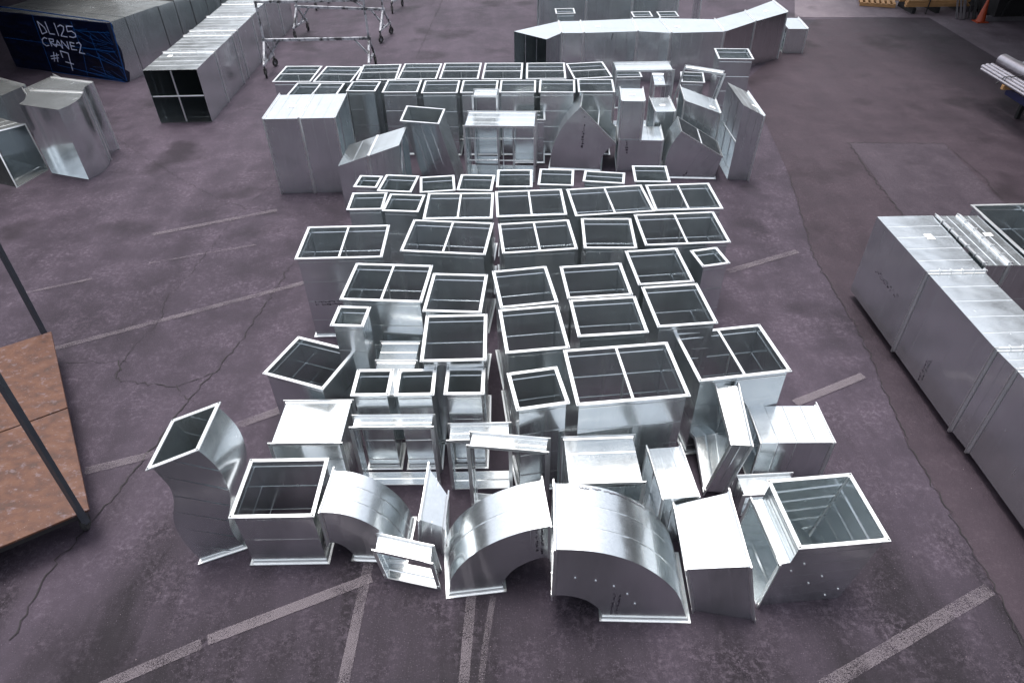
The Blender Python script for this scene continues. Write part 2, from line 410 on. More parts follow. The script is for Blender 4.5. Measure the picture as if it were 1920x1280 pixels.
    if d.get('cleats'):
        for i in d['fl']:
            q = rg[i]; a, b = q[0], q[1]; u = (b-a).normalized(); ax = V((0, 0, 1)).cross(u)
            n = 5 if (b-a).length < 1 else 6
            for j in range(n):
                c = a.lerp(b, (j+.5)/n)+V((0, 0, fwid*.62)); bm = bmesh.new()
                box(bm, c+V((0, 0, .002)), ((b-a).length/n*.82, .034, .03), (u, ax, V((0, 0, 1)))); box(bm, c+u*((b-a).length/n*.47)+V((0, 0, .006)), (.010, .06, .05), (u, ax, V((0, 0, 1))))
                mesh_obj('joint_clip', bm, FLANGE, t)
    return t
DUCTS = {'r1a': {'name': 'upright_duct',
         'label': 'open upright duct crossed by a bar, leftmost of eight in the farthest row',
         'group': 'upright ducts in the farthest row',
         'rings': [[(-5.238, 16.824, 0.0), (-4.422, 16.782, 0.0), (-4.474, 15.761, 0.0), (-5.29, 15.803, 0.0)], [(-5.238, 16.824, 1.44), (-4.422, 16.782, 1.44), (-4.474, 15.761, 1.44), (-5.29, 15.803, 1.44)]],
         'fl': [0, 1],
         'bar': 'x'},
 'r1b': {'name': 'upright_duct',
         'label': 'open upright duct crossed by a bar, second from left of eight in the farthest row',
         'group': 'upright ducts in the farthest row',
         'rings': [[(-4.258, 16.748, 0.0), (-3.444, 16.67, 0.0), (-3.54, 15.668, 0.0), (-4.354, 15.746, 0.0)], [(-4.258, 16.748, 1.44), (-3.444, 16.67, 1.44), (-3.54, 15.668, 1.44), (-4.354, 15.746, 1.44)]],
         'fl': [0, 1],
         'bar': 'x'},
 'r1c': {'name': 'upright_duct',
         'label': 'open upright duct crossed by a bar, third from left of eight in the farthest row',
         'group': 'upright ducts in the farthest row',
         'rings': [[(-3.381, 16.789, 0.0), (-2.535, 16.788, 0.0), (-2.537, 15.78, 0.0), (-3.383, 15.781, 0.0)], [(-3.381, 16.789, 1.44), (-2.535, 16.788, 1.44), (-2.537, 15.78, 1.44), (-3.383, 15.781, 1.44)]],
         'fl': [0, 1],
         'bar': 'x'},
 'r1d': {'name': 'upright_duct',
         'label': 'open upright duct crossed by a bar, fourth from left of eight in the farthest row',
         'group': 'upright ducts in the farthest row',
         'rings': [[(-2.397, 16.82, 0.0), (-1.564, 16.775, 0.0), (-1.618, 15.765, 0.0), (-2.451, 15.81, 0.0)], [(-2.397, 16.82, 1.44), (-1.564, 16.775, 1.44), (-1.618, 15.765, 1.44), (-2.451, 15.81, 1.44)]],
         'fl': [0, 1],
         'bar': 'x'},
 'r1e': {'name': 'upright_duct',
         'label': 'open upright duct crossed by a bar, fifth from left of eight in the farthest row',
         'group': 'upright ducts in the farthest row',
         'rings': [[(-1.442, 16.803, 0.0), (-0.616, 16.762, 0.0), (-0.667, 15.723, 0.0), (-1.493, 15.763, 0.0)], [(-1.442, 16.803, 1.44), (-0.616, 16.762, 1.44), (-0.667, 15.723, 1.44), (-1.493, 15.763, 1.44)]],
         'fl': [0, 1],
         'bar': 'x'},
 'r1f': {'name': 'upright_duct',
         'label': 'open upright duct crossed by a bar, sixth from left of eight in the farthest row',
         'group': 'upright ducts in the farthest row',
         'rings': [[(-0.472, 16.743, 0.0), (0.369, 16.699, 0.0), (0.313, 15.649, 0.0), (-0.528, 15.693, 0.0)], [(-0.472, 16.743, 1.44), (0.369, 16.699, 1.44), (0.313, 15.649, 1.44), (-0.528, 15.693, 1.44)]],
         'fl': [0, 1],
         'bar': 'x'},
 'r1g': {'name': 'upright_duct',
         'label': 'open upright duct crossed by a bar, seventh from left of eight in the farthest row',
         'group': 'upright ducts in the farthest row',
         'rings': [[(0.516, 16.682, 0.0), (1.352, 16.649, 0.0), (1.311, 15.614, 0.0), (0.475, 15.647, 0.0)], [(0.516, 16.682, 1.44), (1.352, 16.649, 1.44), (1.311, 15.614, 1.44), (0.475, 15.647, 1.44)]],
         'fl': [0, 1],
         'bar': 'x'},
 'r1h': {'name': 'upright_duct',
         'label': 'open upright duct crossed by a bar, rightmost of eight in the farthest row',
         'group': 'upright ducts in the farthest row',
         'rings': [[(1.448, 16.583, 0.0), (2.26, 16.662, 0.0), (2.358, 15.655, 0.0), (1.546, 15.575, 0.0)], [(1.448, 16.583, 1.44), (2.26, 16.662, 1.44), (2.358, 15.655, 1.44), (1.546, 15.575, 1.44)]],
         'fl': [0, 1],
         'bar': 'x'},
 'r2a': {'name': 'upright_duct',
         'label': 'wide upright duct split by a bar, behind the tall white-topped twin box',
         'group': 'upright ducts in the second far row',
         'rings': [[(-4.696, 15.629, 0.0), (-3.67, 15.554, 0.0), (-3.725, 14.796, 0.0), (-4.752, 14.871, 0.0)], [(-4.696, 15.629, 1.44), (-3.67, 15.554, 1.44), (-3.725, 14.796, 1.44), (-4.752, 14.871, 1.44)]],
         'fl': [0, 1],
         'bar': 'y'},
 'r2b': {'name': 'upright_duct',
         'label': 'plain square upright duct, leftmost of seven in the second far row',
         'group': 'upright ducts in the second far row',
         'rings': [[(-3.451, 15.651, 0.0), (-2.868, 15.608, 0.0), (-2.908, 15.063, 0.0), (-3.491, 15.106, 0.0)], [(-3.451, 15.651, 1.44), (-2.868, 15.608, 1.44), (-2.908, 15.063, 1.44), (-3.491, 15.106, 1.44)]],
         'fl': [0, 1],
         'bar': None},
 'r2c': {'name': 'upright_duct',
         'label': 'plain square upright duct, second from left of seven in the second far row',
         'group': 'upright ducts in the second far row',
         'rings': [[(-2.66, 15.692, 0.0), (-1.943, 15.664, 0.0), (-1.972, 14.951, 0.0), (-2.689, 14.98, 0.0)], [(-2.66, 15.692, 1.44), (-1.943, 15.664, 1.44), (-1.972, 14.951, 1.44), (-2.689, 14.98, 1.44)]],
         'fl': [0, 1],
         'bar': None},
 'r2d': {'name': 'upright_duct',
         'label': 'plain square upright duct, third from left of seven in the second far row',
         'group': 'upright ducts in the second far row',
         'rings': [[(-1.806, 15.6, 0.0), (-1.079, 15.579, 0.0), (-1.1, 14.862, 0.0), (-1.826, 14.882, 0.0)], [(-1.806, 15.6, 1.44), (-1.079, 15.579, 1.44), (-1.1, 14.862, 1.44), (-1.826, 14.882, 1.44)]],
         'fl': [0, 1],
         'bar': None},
 'r2e': {'name': 'upright_duct',
         'label': 'plain square upright duct, fourth from left of seven in the second far row',
         'group': 'upright ducts in the second far row',
         'rings': [[(-0.946, 15.562, 0.0), (-0.215, 15.529, 0.0), (-0.247, 14.831, 0.0), (-0.978, 14.864, 0.0)], [(-0.946, 15.562, 1.44), (-0.215, 15.529, 1.44), (-0.247, 14.831, 1.44), (-0.978, 14.864, 1.44)]],
         'fl': [0, 1],
         'bar': None},
 'r2f': {'name': 'upright_duct',
         'label': 'plain square upright duct, fifth from left of seven in the second far row',
         'group': 'upright ducts in the second far row',
         'rings': [[(-0.096, 15.524, 0.0), (0.625, 15.49, 0.0), (0.592, 14.798, 0.0), (-0.129, 14.832, 0.0)], [(-0.096, 15.524, 1.44), (0.625, 15.49, 1.44), (0.592, 14.798, 1.44), (-0.129, 14.832, 1.44)]],
         'fl': [0, 1],
         'bar': None},
 'r2g': {'name': 'upright_duct',
         'label': 'plain square upright duct, sixth from left of seven in the second far row',
         'group': 'upright ducts in the second far row',
         'rings': [[(0.779, 15.505, 0.0), (1.493, 15.453, 0.0), (1.44, 14.738, 0.0), (0.726, 14.791, 0.0)], [(0.779, 15.505, 1.44), (1.493, 15.453, 1.44), (1.44, 14.738, 1.44), (0.726, 14.791, 1.44)]],
         'fl': [0, 1],
         'bar': None},
 'r2h': {'name': 'upright_duct',
         'label': 'plain square upright duct, rightmost of seven in the second far row',
         'group': 'upright ducts in the second far row',
         'rings': [[(1.618, 15.478, 0.0), (2.339, 15.434, 0.0), (2.295, 14.716, 0.0), (1.574, 14.759, 0.0)], [(1.618, 15.478, 1.44), (2.339, 15.434, 1.44), (2.295, 14.716, 1.44), (1.574, 14.759, 1.44)]],
         'fl': [0, 1],
         'bar': None},
 's1': {'name': 'upright_duct',
        'label': 'small open upright duct, leftmost and smallest in the middle row of eight',
        'group': 'small upright ducts in the middle row',
        'rings': [[(-2.557, 11.017, 0.0), (-2.219, 10.976, 0.0), (-2.263, 10.612, 0.0), (-2.601, 10.653, 0.0)], [(-2.557, 11.017, 1.38), (-2.219, 10.976, 1.38), (-2.263, 10.612, 1.38), (-2.601, 10.653, 1.38)]],
        'fl': [0, 1],
        'bar': None},
 's2': {'name': 'upright_duct',
        'label': 'small open upright duct, second from left in the middle row of eight',
        'group': 'small upright ducts in the middle row',
        'rings': [[(-2.105, 11.026, 0.0), (-1.587, 10.957, 0.0), (-1.658, 10.421, 0.0), (-2.176, 10.49, 0.0)], [(-2.105, 11.026, 1.38), (-1.587, 10.957, 1.38), (-1.658, 10.421, 1.38), (-2.176, 10.49, 1.38)]],
        'fl': [0, 1],
        'bar': None},
 's3': {'name': 'upright_duct',
        'label': 'small open upright duct, third from left in the middle row of eight',
        'group': 'small upright ducts in the middle row',
        'rings': [[(-1.496, 10.906, 0.0), (-0.973, 10.951, 0.0), (-0.929, 10.446, 0.0), (-1.452, 10.4, 0.0)], [(-1.496, 10.906, 1.38), (-0.973, 10.951, 1.38), (-0.929, 10.446, 1.38), (-1.452, 10.4, 1.38)]],
        'fl': [0, 1],
        'bar': None},
 's4': {'name': 'upright_duct',
        'label': 'small open upright duct, fourth from left in the middle row of eight',
        'group': 'small upright ducts in the middle row',
        'rings': [[(-0.793, 10.97, 0.0), (-0.268, 10.925, 0.0), (-0.312, 10.411, 0.0), (-0.837, 10.456, 0.0)], [(-0.793, 10.97, 1.38), (-0.268, 10.925, 1.38), (-0.312, 10.411, 1.38), (-0.837, 10.456, 1.38)]],
        'fl': [0, 1],
        'bar': None},
 's5': {'name': 'upright_duct',
        'label': 'small open upright duct, fifth from left in the middle row of eight',
        'group': 'small upright ducts in the middle row',
        'rings': [[(-0.159, 11.123, 0.0), (0.383, 11.105, 0.0), (0.363, 10.521, 0.0), (-0.179, 10.539, 0.0)], [(-0.159, 11.123, 1.38), (0.383, 11.105, 1.38), (0.363, 10.521, 1.38), (-0.179, 10.539, 1.38)]],
        'fl': [0, 1],
        'bar': None},
 's6': {'name': 'upright_duct',
        'label': 'small open upright duct, sixth from left in the middle row of eight',
        'group': 'small upright ducts in the middle row',
        'rings': [[(0.582, 11.128, 0.0), (1.113, 11.073, 0.0), (1.056, 10.536, 0.0), (0.525, 10.592, 0.0)], [(0.582, 11.128, 1.38), (1.113, 11.073, 1.38), (1.056, 10.536, 1.38), (0.525, 10.592, 1.38)]],
        'fl': [0, 1],
        'bar': None},
 's7': {'name': 'upright_duct',
        'label': 'small open upright duct, shallow and tilted, seventh from left in the middle row of eight',
        'group': 'small upright ducts in the middle row',
        'rings': [[(1.357, 11.018, 0.0), (1.98, 10.906, 0.0), (1.92, 10.567, 0.0), (1.296, 10.679, 0.0)], [(1.357, 11.018, 1.38), (1.98, 10.906, 1.38), (1.92, 10.567, 1.38), (1.296, 10.679, 1.38)]],
        'fl': [0, 1],
        'bar': None},
 's8': {'name': 'upright_duct',
        'label': 'small open upright duct, rightmost, standing a little apart in the middle row of eight',
        'group': 'small upright ducts in the middle row',
        'rings': [[(2.208, 11.176, 0.0), (2.741, 11.139, 0.0), (2.702, 10.592, 0.0), (2.17, 10.629, 0.0)], [(2.208, 11.176, 1.38), (2.741, 11.139, 1.38), (2.702, 10.592, 1.38), (2.17, 10.629, 1.38)]],
        'fl': [0, 1],
        'bar': None},
 't1': {'name': 'upright_duct',
        'label': 'small square upright duct, leftmost of the row behind the wide barred ducts',
        'group': 'upright ducts packed in the front block',
        'rings': [[(-2.548, 10.254, 0.0), (-2.037, 10.25, 0.0), (-2.041, 9.744, 0.0), (-2.552, 9.748, 0.0)], [(-2.548, 10.254, 1.44), (-2.037, 10.25, 1.44), (-2.041, 9.744, 1.44), (-2.552, 9.748, 1.44)]],
        'fl': [0, 1],
        'bar': None,
        'corners': False},
 't2': {'name': 'upright_duct',
        'label': 'small square upright duct, tight between its small left neighbour and a wide barred duct',
        'group': 'upright ducts packed in the front block',
        'rings': [[(-1.922, 10.192, 0.0), (-1.405, 10.135, 0.0), (-1.461, 9.633, 0.0), (-1.978, 9.69, 0.0)], [(-1.922, 10.192, 1.44), (-1.405, 10.135, 1.44), (-1.461, 9.633, 1.44), (-1.978, 9.69, 1.44)]],
        'fl': [0, 1],
        'bar': None,
        'corners': False},
 't3': {'name': 'upright_duct',
        'label': 'wide barred upright duct, leftmost of four in the front block back row',
        'group': 'upright ducts packed in the front block',
        'rings': [[(-1.292, 10.184, 0.0), (-0.279, 10.16, 0.0), (-0.298, 9.379, 0.0), (-1.31, 9.403, 0.0)], [(-1.292, 10.184, 1.44), (-0.279, 10.16, 1.44), (-0.298, 9.379, 1.44), (-1.31, 9.403, 1.44)]],
        'fl': [0, 1],
        'bar': 'y',
        'corners': False},
 't4': {'name': 'upright_duct',
        'label': 'wide barred upright duct, second from left of four in the front block back row',
        'group': 'upright ducts packed in the front block',
        'rings': [[(-0.19, 10.201, 0.0), (0.839, 10.233, 0.0), (0.863, 9.448, 0.0), (-0.165, 9.416, 0.0)], [(-0.19, 10.201, 1.44), (0.839, 10.233, 1.44), (0.863, 9.448, 1.44), (-0.165, 9.416, 1.44)]],
        'fl': [0, 1],
        'bar': 'y',
        'corners': False},
 't5': {'name': 'upright_duct',
        'label': 'widest barred upright duct, third of four in the front block back row',
        'group': 'upright ducts packed in the front block',
        'rings': [[(0.985, 10.228, 0.0), (2.171, 10.323, 0.0), (2.238, 9.493, 0.0), (1.052, 9.398, 0.0)], [(0.985, 10.228, 1.44), (2.171, 10.323, 1.44), (2.238, 9.493, 1.44), (1.052, 9.398, 1.44)]],
        'fl': [0, 1],
        'bar': 'y',
        'corners': False},
 't6': {'name': 'upright_duct',
        'label': 'wide barred upright duct at the right end of the front block back row',
        'group': 'upright ducts packed in the front block',
        'rings': [[(2.297, 10.317, 0.0), (3.293, 10.34, 0.0), (3.312, 9.534, 0.0), (2.315, 9.511, 0.0)], [(2.297, 10.317, 1.44), (3.293, 10.34, 1.44), (3.312, 9.534, 1.44), (2.315, 9.511, 1.44)]],
        'fl': [0, 1],
        'bar': 'y',
        'corners': False},
 'u1': {'name': 'upright_duct',
        'label': 'large barred upright duct standing out at the left edge with its full front showing',
        'group': 'upright ducts packed in the front block',
        'rings': [[(-3.05, 9.173, 0.0), (-1.865, 9.178, 0.0), (-1.861, 8.333, 0.0), (-3.047, 8.328, 0.0)], [(-3.05, 9.173, 1.44), (-1.865, 9.178, 1.44), (-1.861, 8.333, 1.44), (-3.047, 8.328, 1.44)]],
        'fl': [0, 1],
        'bar': 'y',
        'corners': True},
 'u2': {'name': 'upright_duct',
        'label': 'large barred upright duct, second from left in the row of five big openings',
        'group': 'upright ducts packed in the front block',
        'rings': [[(-1.454, 9.322, 0.0), (-0.28, 9.178, 0.0), (-0.383, 8.341, 0.0), (-1.556, 8.485, 0.0)], [(-1.454, 9.322, 1.44), (-0.28, 9.178, 1.44), (-0.383, 8.341, 1.44), (-1.556, 8.485, 1.44)]],
        'fl': [0, 1],
        'bar': 'y',
        'corners': True},
 'u3': {'name': 'upright_duct',
        'label': 'barred upright duct in the middle of the row of five big openings',
        'group': 'upright ducts packed in the front block',
        'rings': [[(-0.139, 9.145, 0.0), (0.881, 9.223, 0.0), (0.94, 8.443, 0.0), (-0.08, 8.365, 0.0)], [(-0.139, 9.145, 1.44), (0.881, 9.223, 1.44), (0.94, 8.443, 1.44), (-0.08, 8.365, 1.44)]],
        'fl': [0, 1],
        'bar': 'y',
        'corners': True},
 'u4': {'name': 'upright_duct',
        'label': 'unbarred nearly square upright duct between two barred ones in the row of five',
        'group': 'upright ducts packed in the front block',
        'rings': [[(1.133, 9.253, 0.0), (1.83, 9.224, 0.0), (1.797, 8.429, 0.0), (1.101, 8.457, 0.0)], [(1.133, 9.253, 1.44), (1.83, 9.224, 1.44), (1.797, 8.429, 1.44), (1.101, 8.457, 1.44)]],
        'fl': [0, 1],
        'bar': None,
        'corners': True},
 'u5': {'name': 'upright_duct',
        'label': 'wide barred upright duct at the right end of the row of five big openings',
        'group': 'upright ducts packed in the front block',
        'rings': [[(1.961, 9.339, 0.0), (3.141, 9.38, 0.0), (3.17, 8.537, 0.0), (1.989, 8.497, 0.0)], [(1.961, 9.339, 1.44), (3.141, 9.38, 1.44), (3.17, 8.537, 1.44), (1.989, 8.497, 1.44)]],
        'fl': [0, 1],
        'bar': 'y',
        'corners': True},
 'v1': {'name': 'upright_duct',
        'label': 'barred upright duct behind the small narrow column near the left edge',
        'group': 'upright ducts packed in the front block',
        'rings': [[(-2.148, 8.123, 0.0), (-1.121, 8.031, 0.0), (-1.194, 7.229, 0.0), (-2.22, 7.321, 0.0)], [(-2.148, 8.123, 1.44), (-1.121, 8.031, 1.44), (-1.194, 7.229, 1.44), (-2.22, 7.321, 1.44)]],
        'fl': [0, 1],
        'bar': 'y',
        'corners': True},
 'v2': {'name': 'upright_duct',
        'label': 'unbarred upright duct right of the barred one behind the small narrow column',
        'group': 'upright ducts packed in the front block',
        'rings': [[(-1.035, 7.828, 0.0), (-0.348, 7.771, 0.0), (-0.415, 6.973, 0.0), (-1.102, 7.03, 0.0)], [(-1.035, 7.828, 1.44), (-0.348, 7.771, 1.44), (-0.415, 6.973, 1.44), (-1.102, 7.03, 1.44)]],
        'fl': [0, 1],
        'bar': None,
        'corners': True},
 'v3': {'name': 'upright_duct',
        'label': 'unbarred upright duct right of the narrow aisle, rear one of its touching pair',
        'group': 'upright ducts packed in the front block',
        'rings': [[(-0.217, 7.854, 0.0), (0.469, 7.945, 0.0), (0.574, 7.157, 0.0), (-0.112, 7.066, 0.0)], [(-0.217, 7.854, 1.44), (0.469, 7.945, 1.44), (0.574, 7.157, 1.44), (-0.112, 7.066, 1.44)]],
        'fl': [0, 1],
        'bar': None,
        'corners': True},
 'v4': {'name': 'upright_duct',
        'label': 'unbarred upright duct, rear one of the middle touching pair',
        'group': 'upright ducts packed in the front block',
        'rings': [[(0.72, 7.934, 0.0), (1.513, 7.988, 0.0), (1.561, 7.293, 0.0), (0.767, 7.239, 0.0)], [(0.72, 7.934, 1.44), (1.513, 7.988, 1.44), (1.561, 7.293, 1.44), (0.767, 7.239, 1.44)]],
        'fl': [0, 1],
        'bar': None,
        'corners': True},
 'v5': {'name': 'upright_duct',
        'label': 'unbarred upright duct, rear one of the right touching pair beside the small column',
        'group': 'upright ducts packed in the front block',
        'rings': [[(1.677, 8.301, 0.0), (2.369, 8.351, 0.0), (2.426, 7.562, 0.0), (1.734, 7.513, 0.0)], [(1.677, 8.301, 1.44), (2.369, 8.351, 1.44), (2.426, 7.562, 1.44), (1.734, 7.513, 1.44)]],
        'fl': [0, 1],
        'bar': None,
        'corners': True},
 'v6': {'name': 'upright_duct',
        'label': 'small narrow upright duct standing alone at the right edge of the block',
        'group': 'upright ducts packed in the front block',
        'rings': [[(2.605, 8.279, 0.0), (2.943, 8.345, 0.0), (3.014, 7.984, 0.0), (2.677, 7.917, 0.0)], [(2.605, 8.279, 1.44), (2.943, 8.345, 1.44), (3.014, 7.984, 1.44), (2.677, 7.917, 1.44)]],
        'fl': [0, 1],
        'bar': None,
        'corners': True},
 'w1': {'name': 'upright_duct',
        'label': 'small narrow upright column in front of a barred duct near the left edge',
        'group': 'upright ducts packed in the front block',
        'rings': [[(-2.21, 7.117, 0.0), (-1.852, 7.088, 0.0), (-1.88, 6.74, 0.0), (-2.238, 6.768, 0.0)], [(-2.21, 7.117, 1.44), (-1.852, 7.088, 1.44), (-1.88, 6.74, 1.44), (-2.238, 6.768, 1.44)]],
        'fl': [0, 1],
        'bar': None,
        'corners': True},
 'w2': {'name': 'upright_duct',
        'label': 'large unbarred upright duct left of the narrow aisle behind three small columns',
        'group': 'upright ducts packed in the front block',
        'rings': [[(-1.051, 6.874, 0.0), (-0.342, 6.876, 0.0), (-0.34, 6.053, 0.0), (-1.049, 6.051, 0.0)], [(-1.051, 6.874, 1.44), (-0.342, 6.876, 1.44), (-0.34, 6.053, 1.44), (-1.049, 6.051, 1.44)]],
        'fl': [0, 1],
        'bar': None,
        'corners': True},
 'w3': {'name': 'upright_duct',
        'label': 'unbarred upright duct right of the narrow aisle, front one of its touching pair',
        'group': 'upright ducts packed in the front block',
        'rings': [[(-0.128, 6.968, 0.0), (0.569, 7.04, 0.0), (0.651, 6.241, 0.0), (-0.046, 6.17, 0.0)], [(-0.128, 6.968, 1.44), (0.569, 7.04, 1.44), (0.651, 6.241, 1.44), (-0.046, 6.17, 1.44)]],
        'fl': [0, 1],
        'bar': None,
        'corners': True},
 'w4': {'name': 'upright_duct',
        'label': 'unbarred upright duct, front one of the middle touching pair',
        'group': 'upright ducts packed in the front block',
        'rings': [[(0.788, 7.144, 0.0), (1.592, 7.195, 0.0), (1.637, 6.502, 0.0), (0.833, 6.45, 0.0)], [(0.788, 7.144, 1.44), (1.592, 7.195, 1.44), (1.637, 6.502, 1.44), (0.833, 6.45, 1.44)]],
        'fl': [0, 1],
        'bar': None,
        'corners': True},
 'w5': {'name': 'upright_duct',
        'label': 'unbarred upright duct, front one of the right touching pair',
        'group': 'upright ducts packed in the front block',
        'rings': [[(1.768, 7.403, 0.0), (2.459, 7.456, 0.0), (2.521, 6.659, 0.0), (1.83, 6.605, 0.0)], [(1.768, 7.403, 1.44), (2.459, 7.456, 1.44), (2.521, 6.659, 1.44), (1.83, 6.605, 1.44)]],
        'fl': [0, 1],
        'bar': None,
        'corners': True},
 'x1': {'name': 'upright_duct',
        'label': 'largest barred upright duct in the centre front, its bright front mirroring white boxes',
        'group': 'upright ducts packed in the front block',
        'rings': [[(0.642, 6.146, 0.0), (1.832, 6.248, 0.0), (1.906, 5.383, 0.0), (0.716, 5.281, 0.0)], [(0.642, 6.146, 1.44), (1.832, 6.248, 1.44), (1.906, 5.383, 1.44), (0.716, 5.281, 1.44)]],
        'fl': [0, 1],
        'bar': 'y',
        'corners': True},
 'x2': {'name': 'upright_duct',
        'label': 'barred upright duct with a scuffed inner corner at the right edge of the block',
        'group': 'upright ducts packed in the front block',
        'rings': [[(2.077, 6.616, 0.0), (3.126, 6.751, 0.0), (3.232, 5.924, 0.0), (2.183, 5.789, 0.0)], [(2.077, 6.616, 1.28), (3.126, 6.751, 1.28), (3.232, 5.924, 1.28), (2.183, 5.789, 1.28)]],
        'fl': [0, 1],
        'bar': 'y',
        'corners': True},
 'x3': {'name': 'upright_duct',
        'label': 'upright duct turned cornerwise at the left edge, its opening a diamond',
        'group': 'upright ducts packed in the front block',
        'rings': [[(-2.827, 7.044, 0.0), (-2.07, 6.752, 0.0), (-2.326, 6.088, 0.0), (-3.084, 6.381, 0.0)], [(-2.827, 7.044, 1.0), (-2.07, 6.752, 1.0), (-2.326, 6.088, 1.0), (-3.084, 6.381, 1.0)]],
        'fl': [0, 1],
        'bar': None,
        'corners': True},
 'y1': {'name': 'upright_duct',
        'label': 'small square upright column, left one of three in a line',
        'group': 'upright ducts packed in the front block',
        'rings': [[(-1.811, 6.028, 0.0), (-1.44, 6.022, 0.0), (-1.445, 5.642, 0.0), (-1.817, 5.647, 0.0)], [(-1.811, 6.028, 1.3), (-1.44, 6.022, 1.3), (-1.445, 5.642, 1.3), (-1.817, 5.647, 1.3)]],
        'fl': [0, 1],
        'bar': None,
        'corners': True},
 'y2': {'name': 'upright_duct',
        'label': 'small square upright column, middle one of three in a line',
        'group': 'upright ducts packed in the front block',
        'rings': [[(-1.32, 6.013, 0.0), (-0.935, 6.014, 0.0), (-0.934, 5.635, 0.0), (-1.319, 5.634, 0.0)], [(-1.32, 6.013, 1.3), (-0.935, 6.014, 1.3), (-0.934, 5.635, 1.3), (-1.319, 5.634, 1.3)]],
        'fl': [0, 1],
        'bar': None,
        'corners': True},
 'y3': {'name': 'upright_duct',
        'label': 'small square upright column, right one of three in a line',
        'group': 'upright ducts packed in the front block',
        'rings': [[(-0.747, 6.016, 0.0), (-0.357, 6.009, 0.0), (-0.363, 5.629, 0.0), (-0.754, 5.635, 0.0)], [(-0.747, 6.016, 1.3), (-0.357, 6.009, 1.3), (-0.363, 5.629, 1.3), (-0.754, 5.635, 1.3)]],
        'fl': [0, 1],
        'bar': None,
        'corners': True},
 'y4': {'name': 'upright_duct',
        'label': 'small upright duct right of the aisle, in front of the largest barred duct',
        'group': 'upright ducts packed in the front block',
        'rings': [[(-0.029, 5.76, 0.0), (0.485, 5.847, 0.0), (0.576, 5.31, 0.0), (0.061, 5.224, 0.0)], [(-0.029, 5.76, 1.44), (0.485, 5.847, 1.44), (0.576, 5.31, 1.44), (0.061, 5.224, 1.44)]],
        'fl': [0, 1],
        'bar': None,
        'corners': True},
 'z1': {'name': 'upright_duct',
        'label': 'low wide open duct in the front row between the S bend and a small elbow',
        'group': 'front row fittings',
        'rings': [[(-2.918, 5.045, 0.0), (-2.105, 5.041, 0.0), (-2.108, 4.323, 0.0), (-2.921, 4.326, 0.0)], [(-2.918, 5.045, 0.87), (-2.105, 5.041, 0.87), (-2.108, 4.323, 0.87), (-2.921, 4.326, 0.87)]],
        'fl': [0, 1],
        'bar': None,
        'corners': True},
 'c1': {'name': 'upright_duct',
        'label': 'tall plain upright duct standing alone at the right end of the far block',
        'group': 'fittings in the middle band',
        'rings': [[(5.172, 17.501, 0.0), (5.928, 17.42, 0.0), (5.849, 16.681, 0.0), (5.093, 16.763, 0.0)], [(5.172, 17.501, 1.44), (5.928, 17.42, 1.44), (5.849, 16.681, 1.44), (5.093, 16.763, 1.44)]],
        'fl': [0, 1],
        'bar': None},
 'c2': {'name': 'upright_duct',
        'label': 'low upright duct seen through the leaning frame at the far right',
        'group': 'fittings in the middle band',
        'rings': [[(4.556, 18.077, 0.0), (5.069, 17.989, 0.0), (4.95, 17.298, 0.0), (4.437, 17.387, 0.0)], [(4.556, 18.077, 0.7), (5.069, 17.989, 0.7), (4.95, 17.298, 0.7), (4.437, 17.387, 0.7)]],
        'fl': [0, 1],
        'bar': None},
 'C1': {'name': 'box_duct',
        'label': 'tall white-topped twin box duct with a bolted seam down its middle',
        'group': 'fittings in the middle band',
        'rings': [[(-4.795, 14.46, 1.6), (-4.795, 13.14, 1.6), (-4.795, 13.14, 0.0), (-4.795, 14.46, 0.0)], [(-4.08, 14.46, 1.6), (-4.08, 13.14, 1.6), (-4.08, 13.14, 0.0), (-4.08, 14.46, 0.0)],
                  [(-3.365, 14.46, 1.6), (-3.365, 13.14, 1.6), (-3.365, 13.14, 0.0), (-3.365, 14.46, 0.0)]],
        'fl': [0, 1, 2],
        'thin': [2],
        'beadn': [2, 2]},
 'C2': {'name': 'sloping_duct',
        'label': 'duct with a sloping streaked top, against the right side of the tall twin box',
        'group': 'fittings in the middle band',
        'rings': [[(-3.23, 13.28, 0.977), (-3.28, 12.3, 0.977), (-3.28, 12.3, 0.0), (-3.23, 13.28, 0.0)], [(-2.616, 13.26, 1.173), (-2.666, 12.3, 1.173), (-2.666, 12.3, 0.0), (-2.616, 13.26, 0.0)],
                  [(-2.002, 13.2, 1.37), (-2.052, 12.3, 1.37), (-2.052, 12.3, 0.0), (-2.002, 13.2, 0.0)]],
        'fl': [1],
        'fw': 0.012,
        'beadn': [1, 3],
        'rods': [((-2.131663901105975, 12.35, 0.25), (-2.111663901105975, 13.1, 1.2), 0.012), ((-2.0816639011059745, 12.8, 0.02), (-2.0816639011059745, 12.8, 1.3), 0.012)]},
 'C3': {'name': 'offset_duct',
        'label': 'tall duct slanting down to the right beside the sloping streaked duct',
        'group': 'fittings in the middle band',
        'rings': [[(-1.719, 14.128, 0.0), (-0.959, 13.915, 0.0), (-1.028, 13.194, 0.0), (-1.762, 13.376, 0.0)], [(-2.069, 14.098, 1.44), (-1.309, 13.885, 1.44), (-1.378, 13.164, 1.44), (-2.112, 13.346, 1.44)]],
        'fl': [1],
        'longb': 3},
 'C4': {'name': 'duct_frame',
        'label': 'open white-topped frame with thin rods across, in the middle of the band',
        'group': 'fittings in the middle band',
        'rings': [[(-0.879, 13.527, 1.2), (0.536, 13.416, 1.2), (0.536, 13.416, 0.0), (-0.879, 13.527, 0.0)], [(-0.816, 14.324, 1.2), (0.599, 14.213, 1.2), (0.599, 14.213, 0.0), (-0.816, 14.324, 0.0)]],
        'fl': [0, 1],
        'beadn': [2],
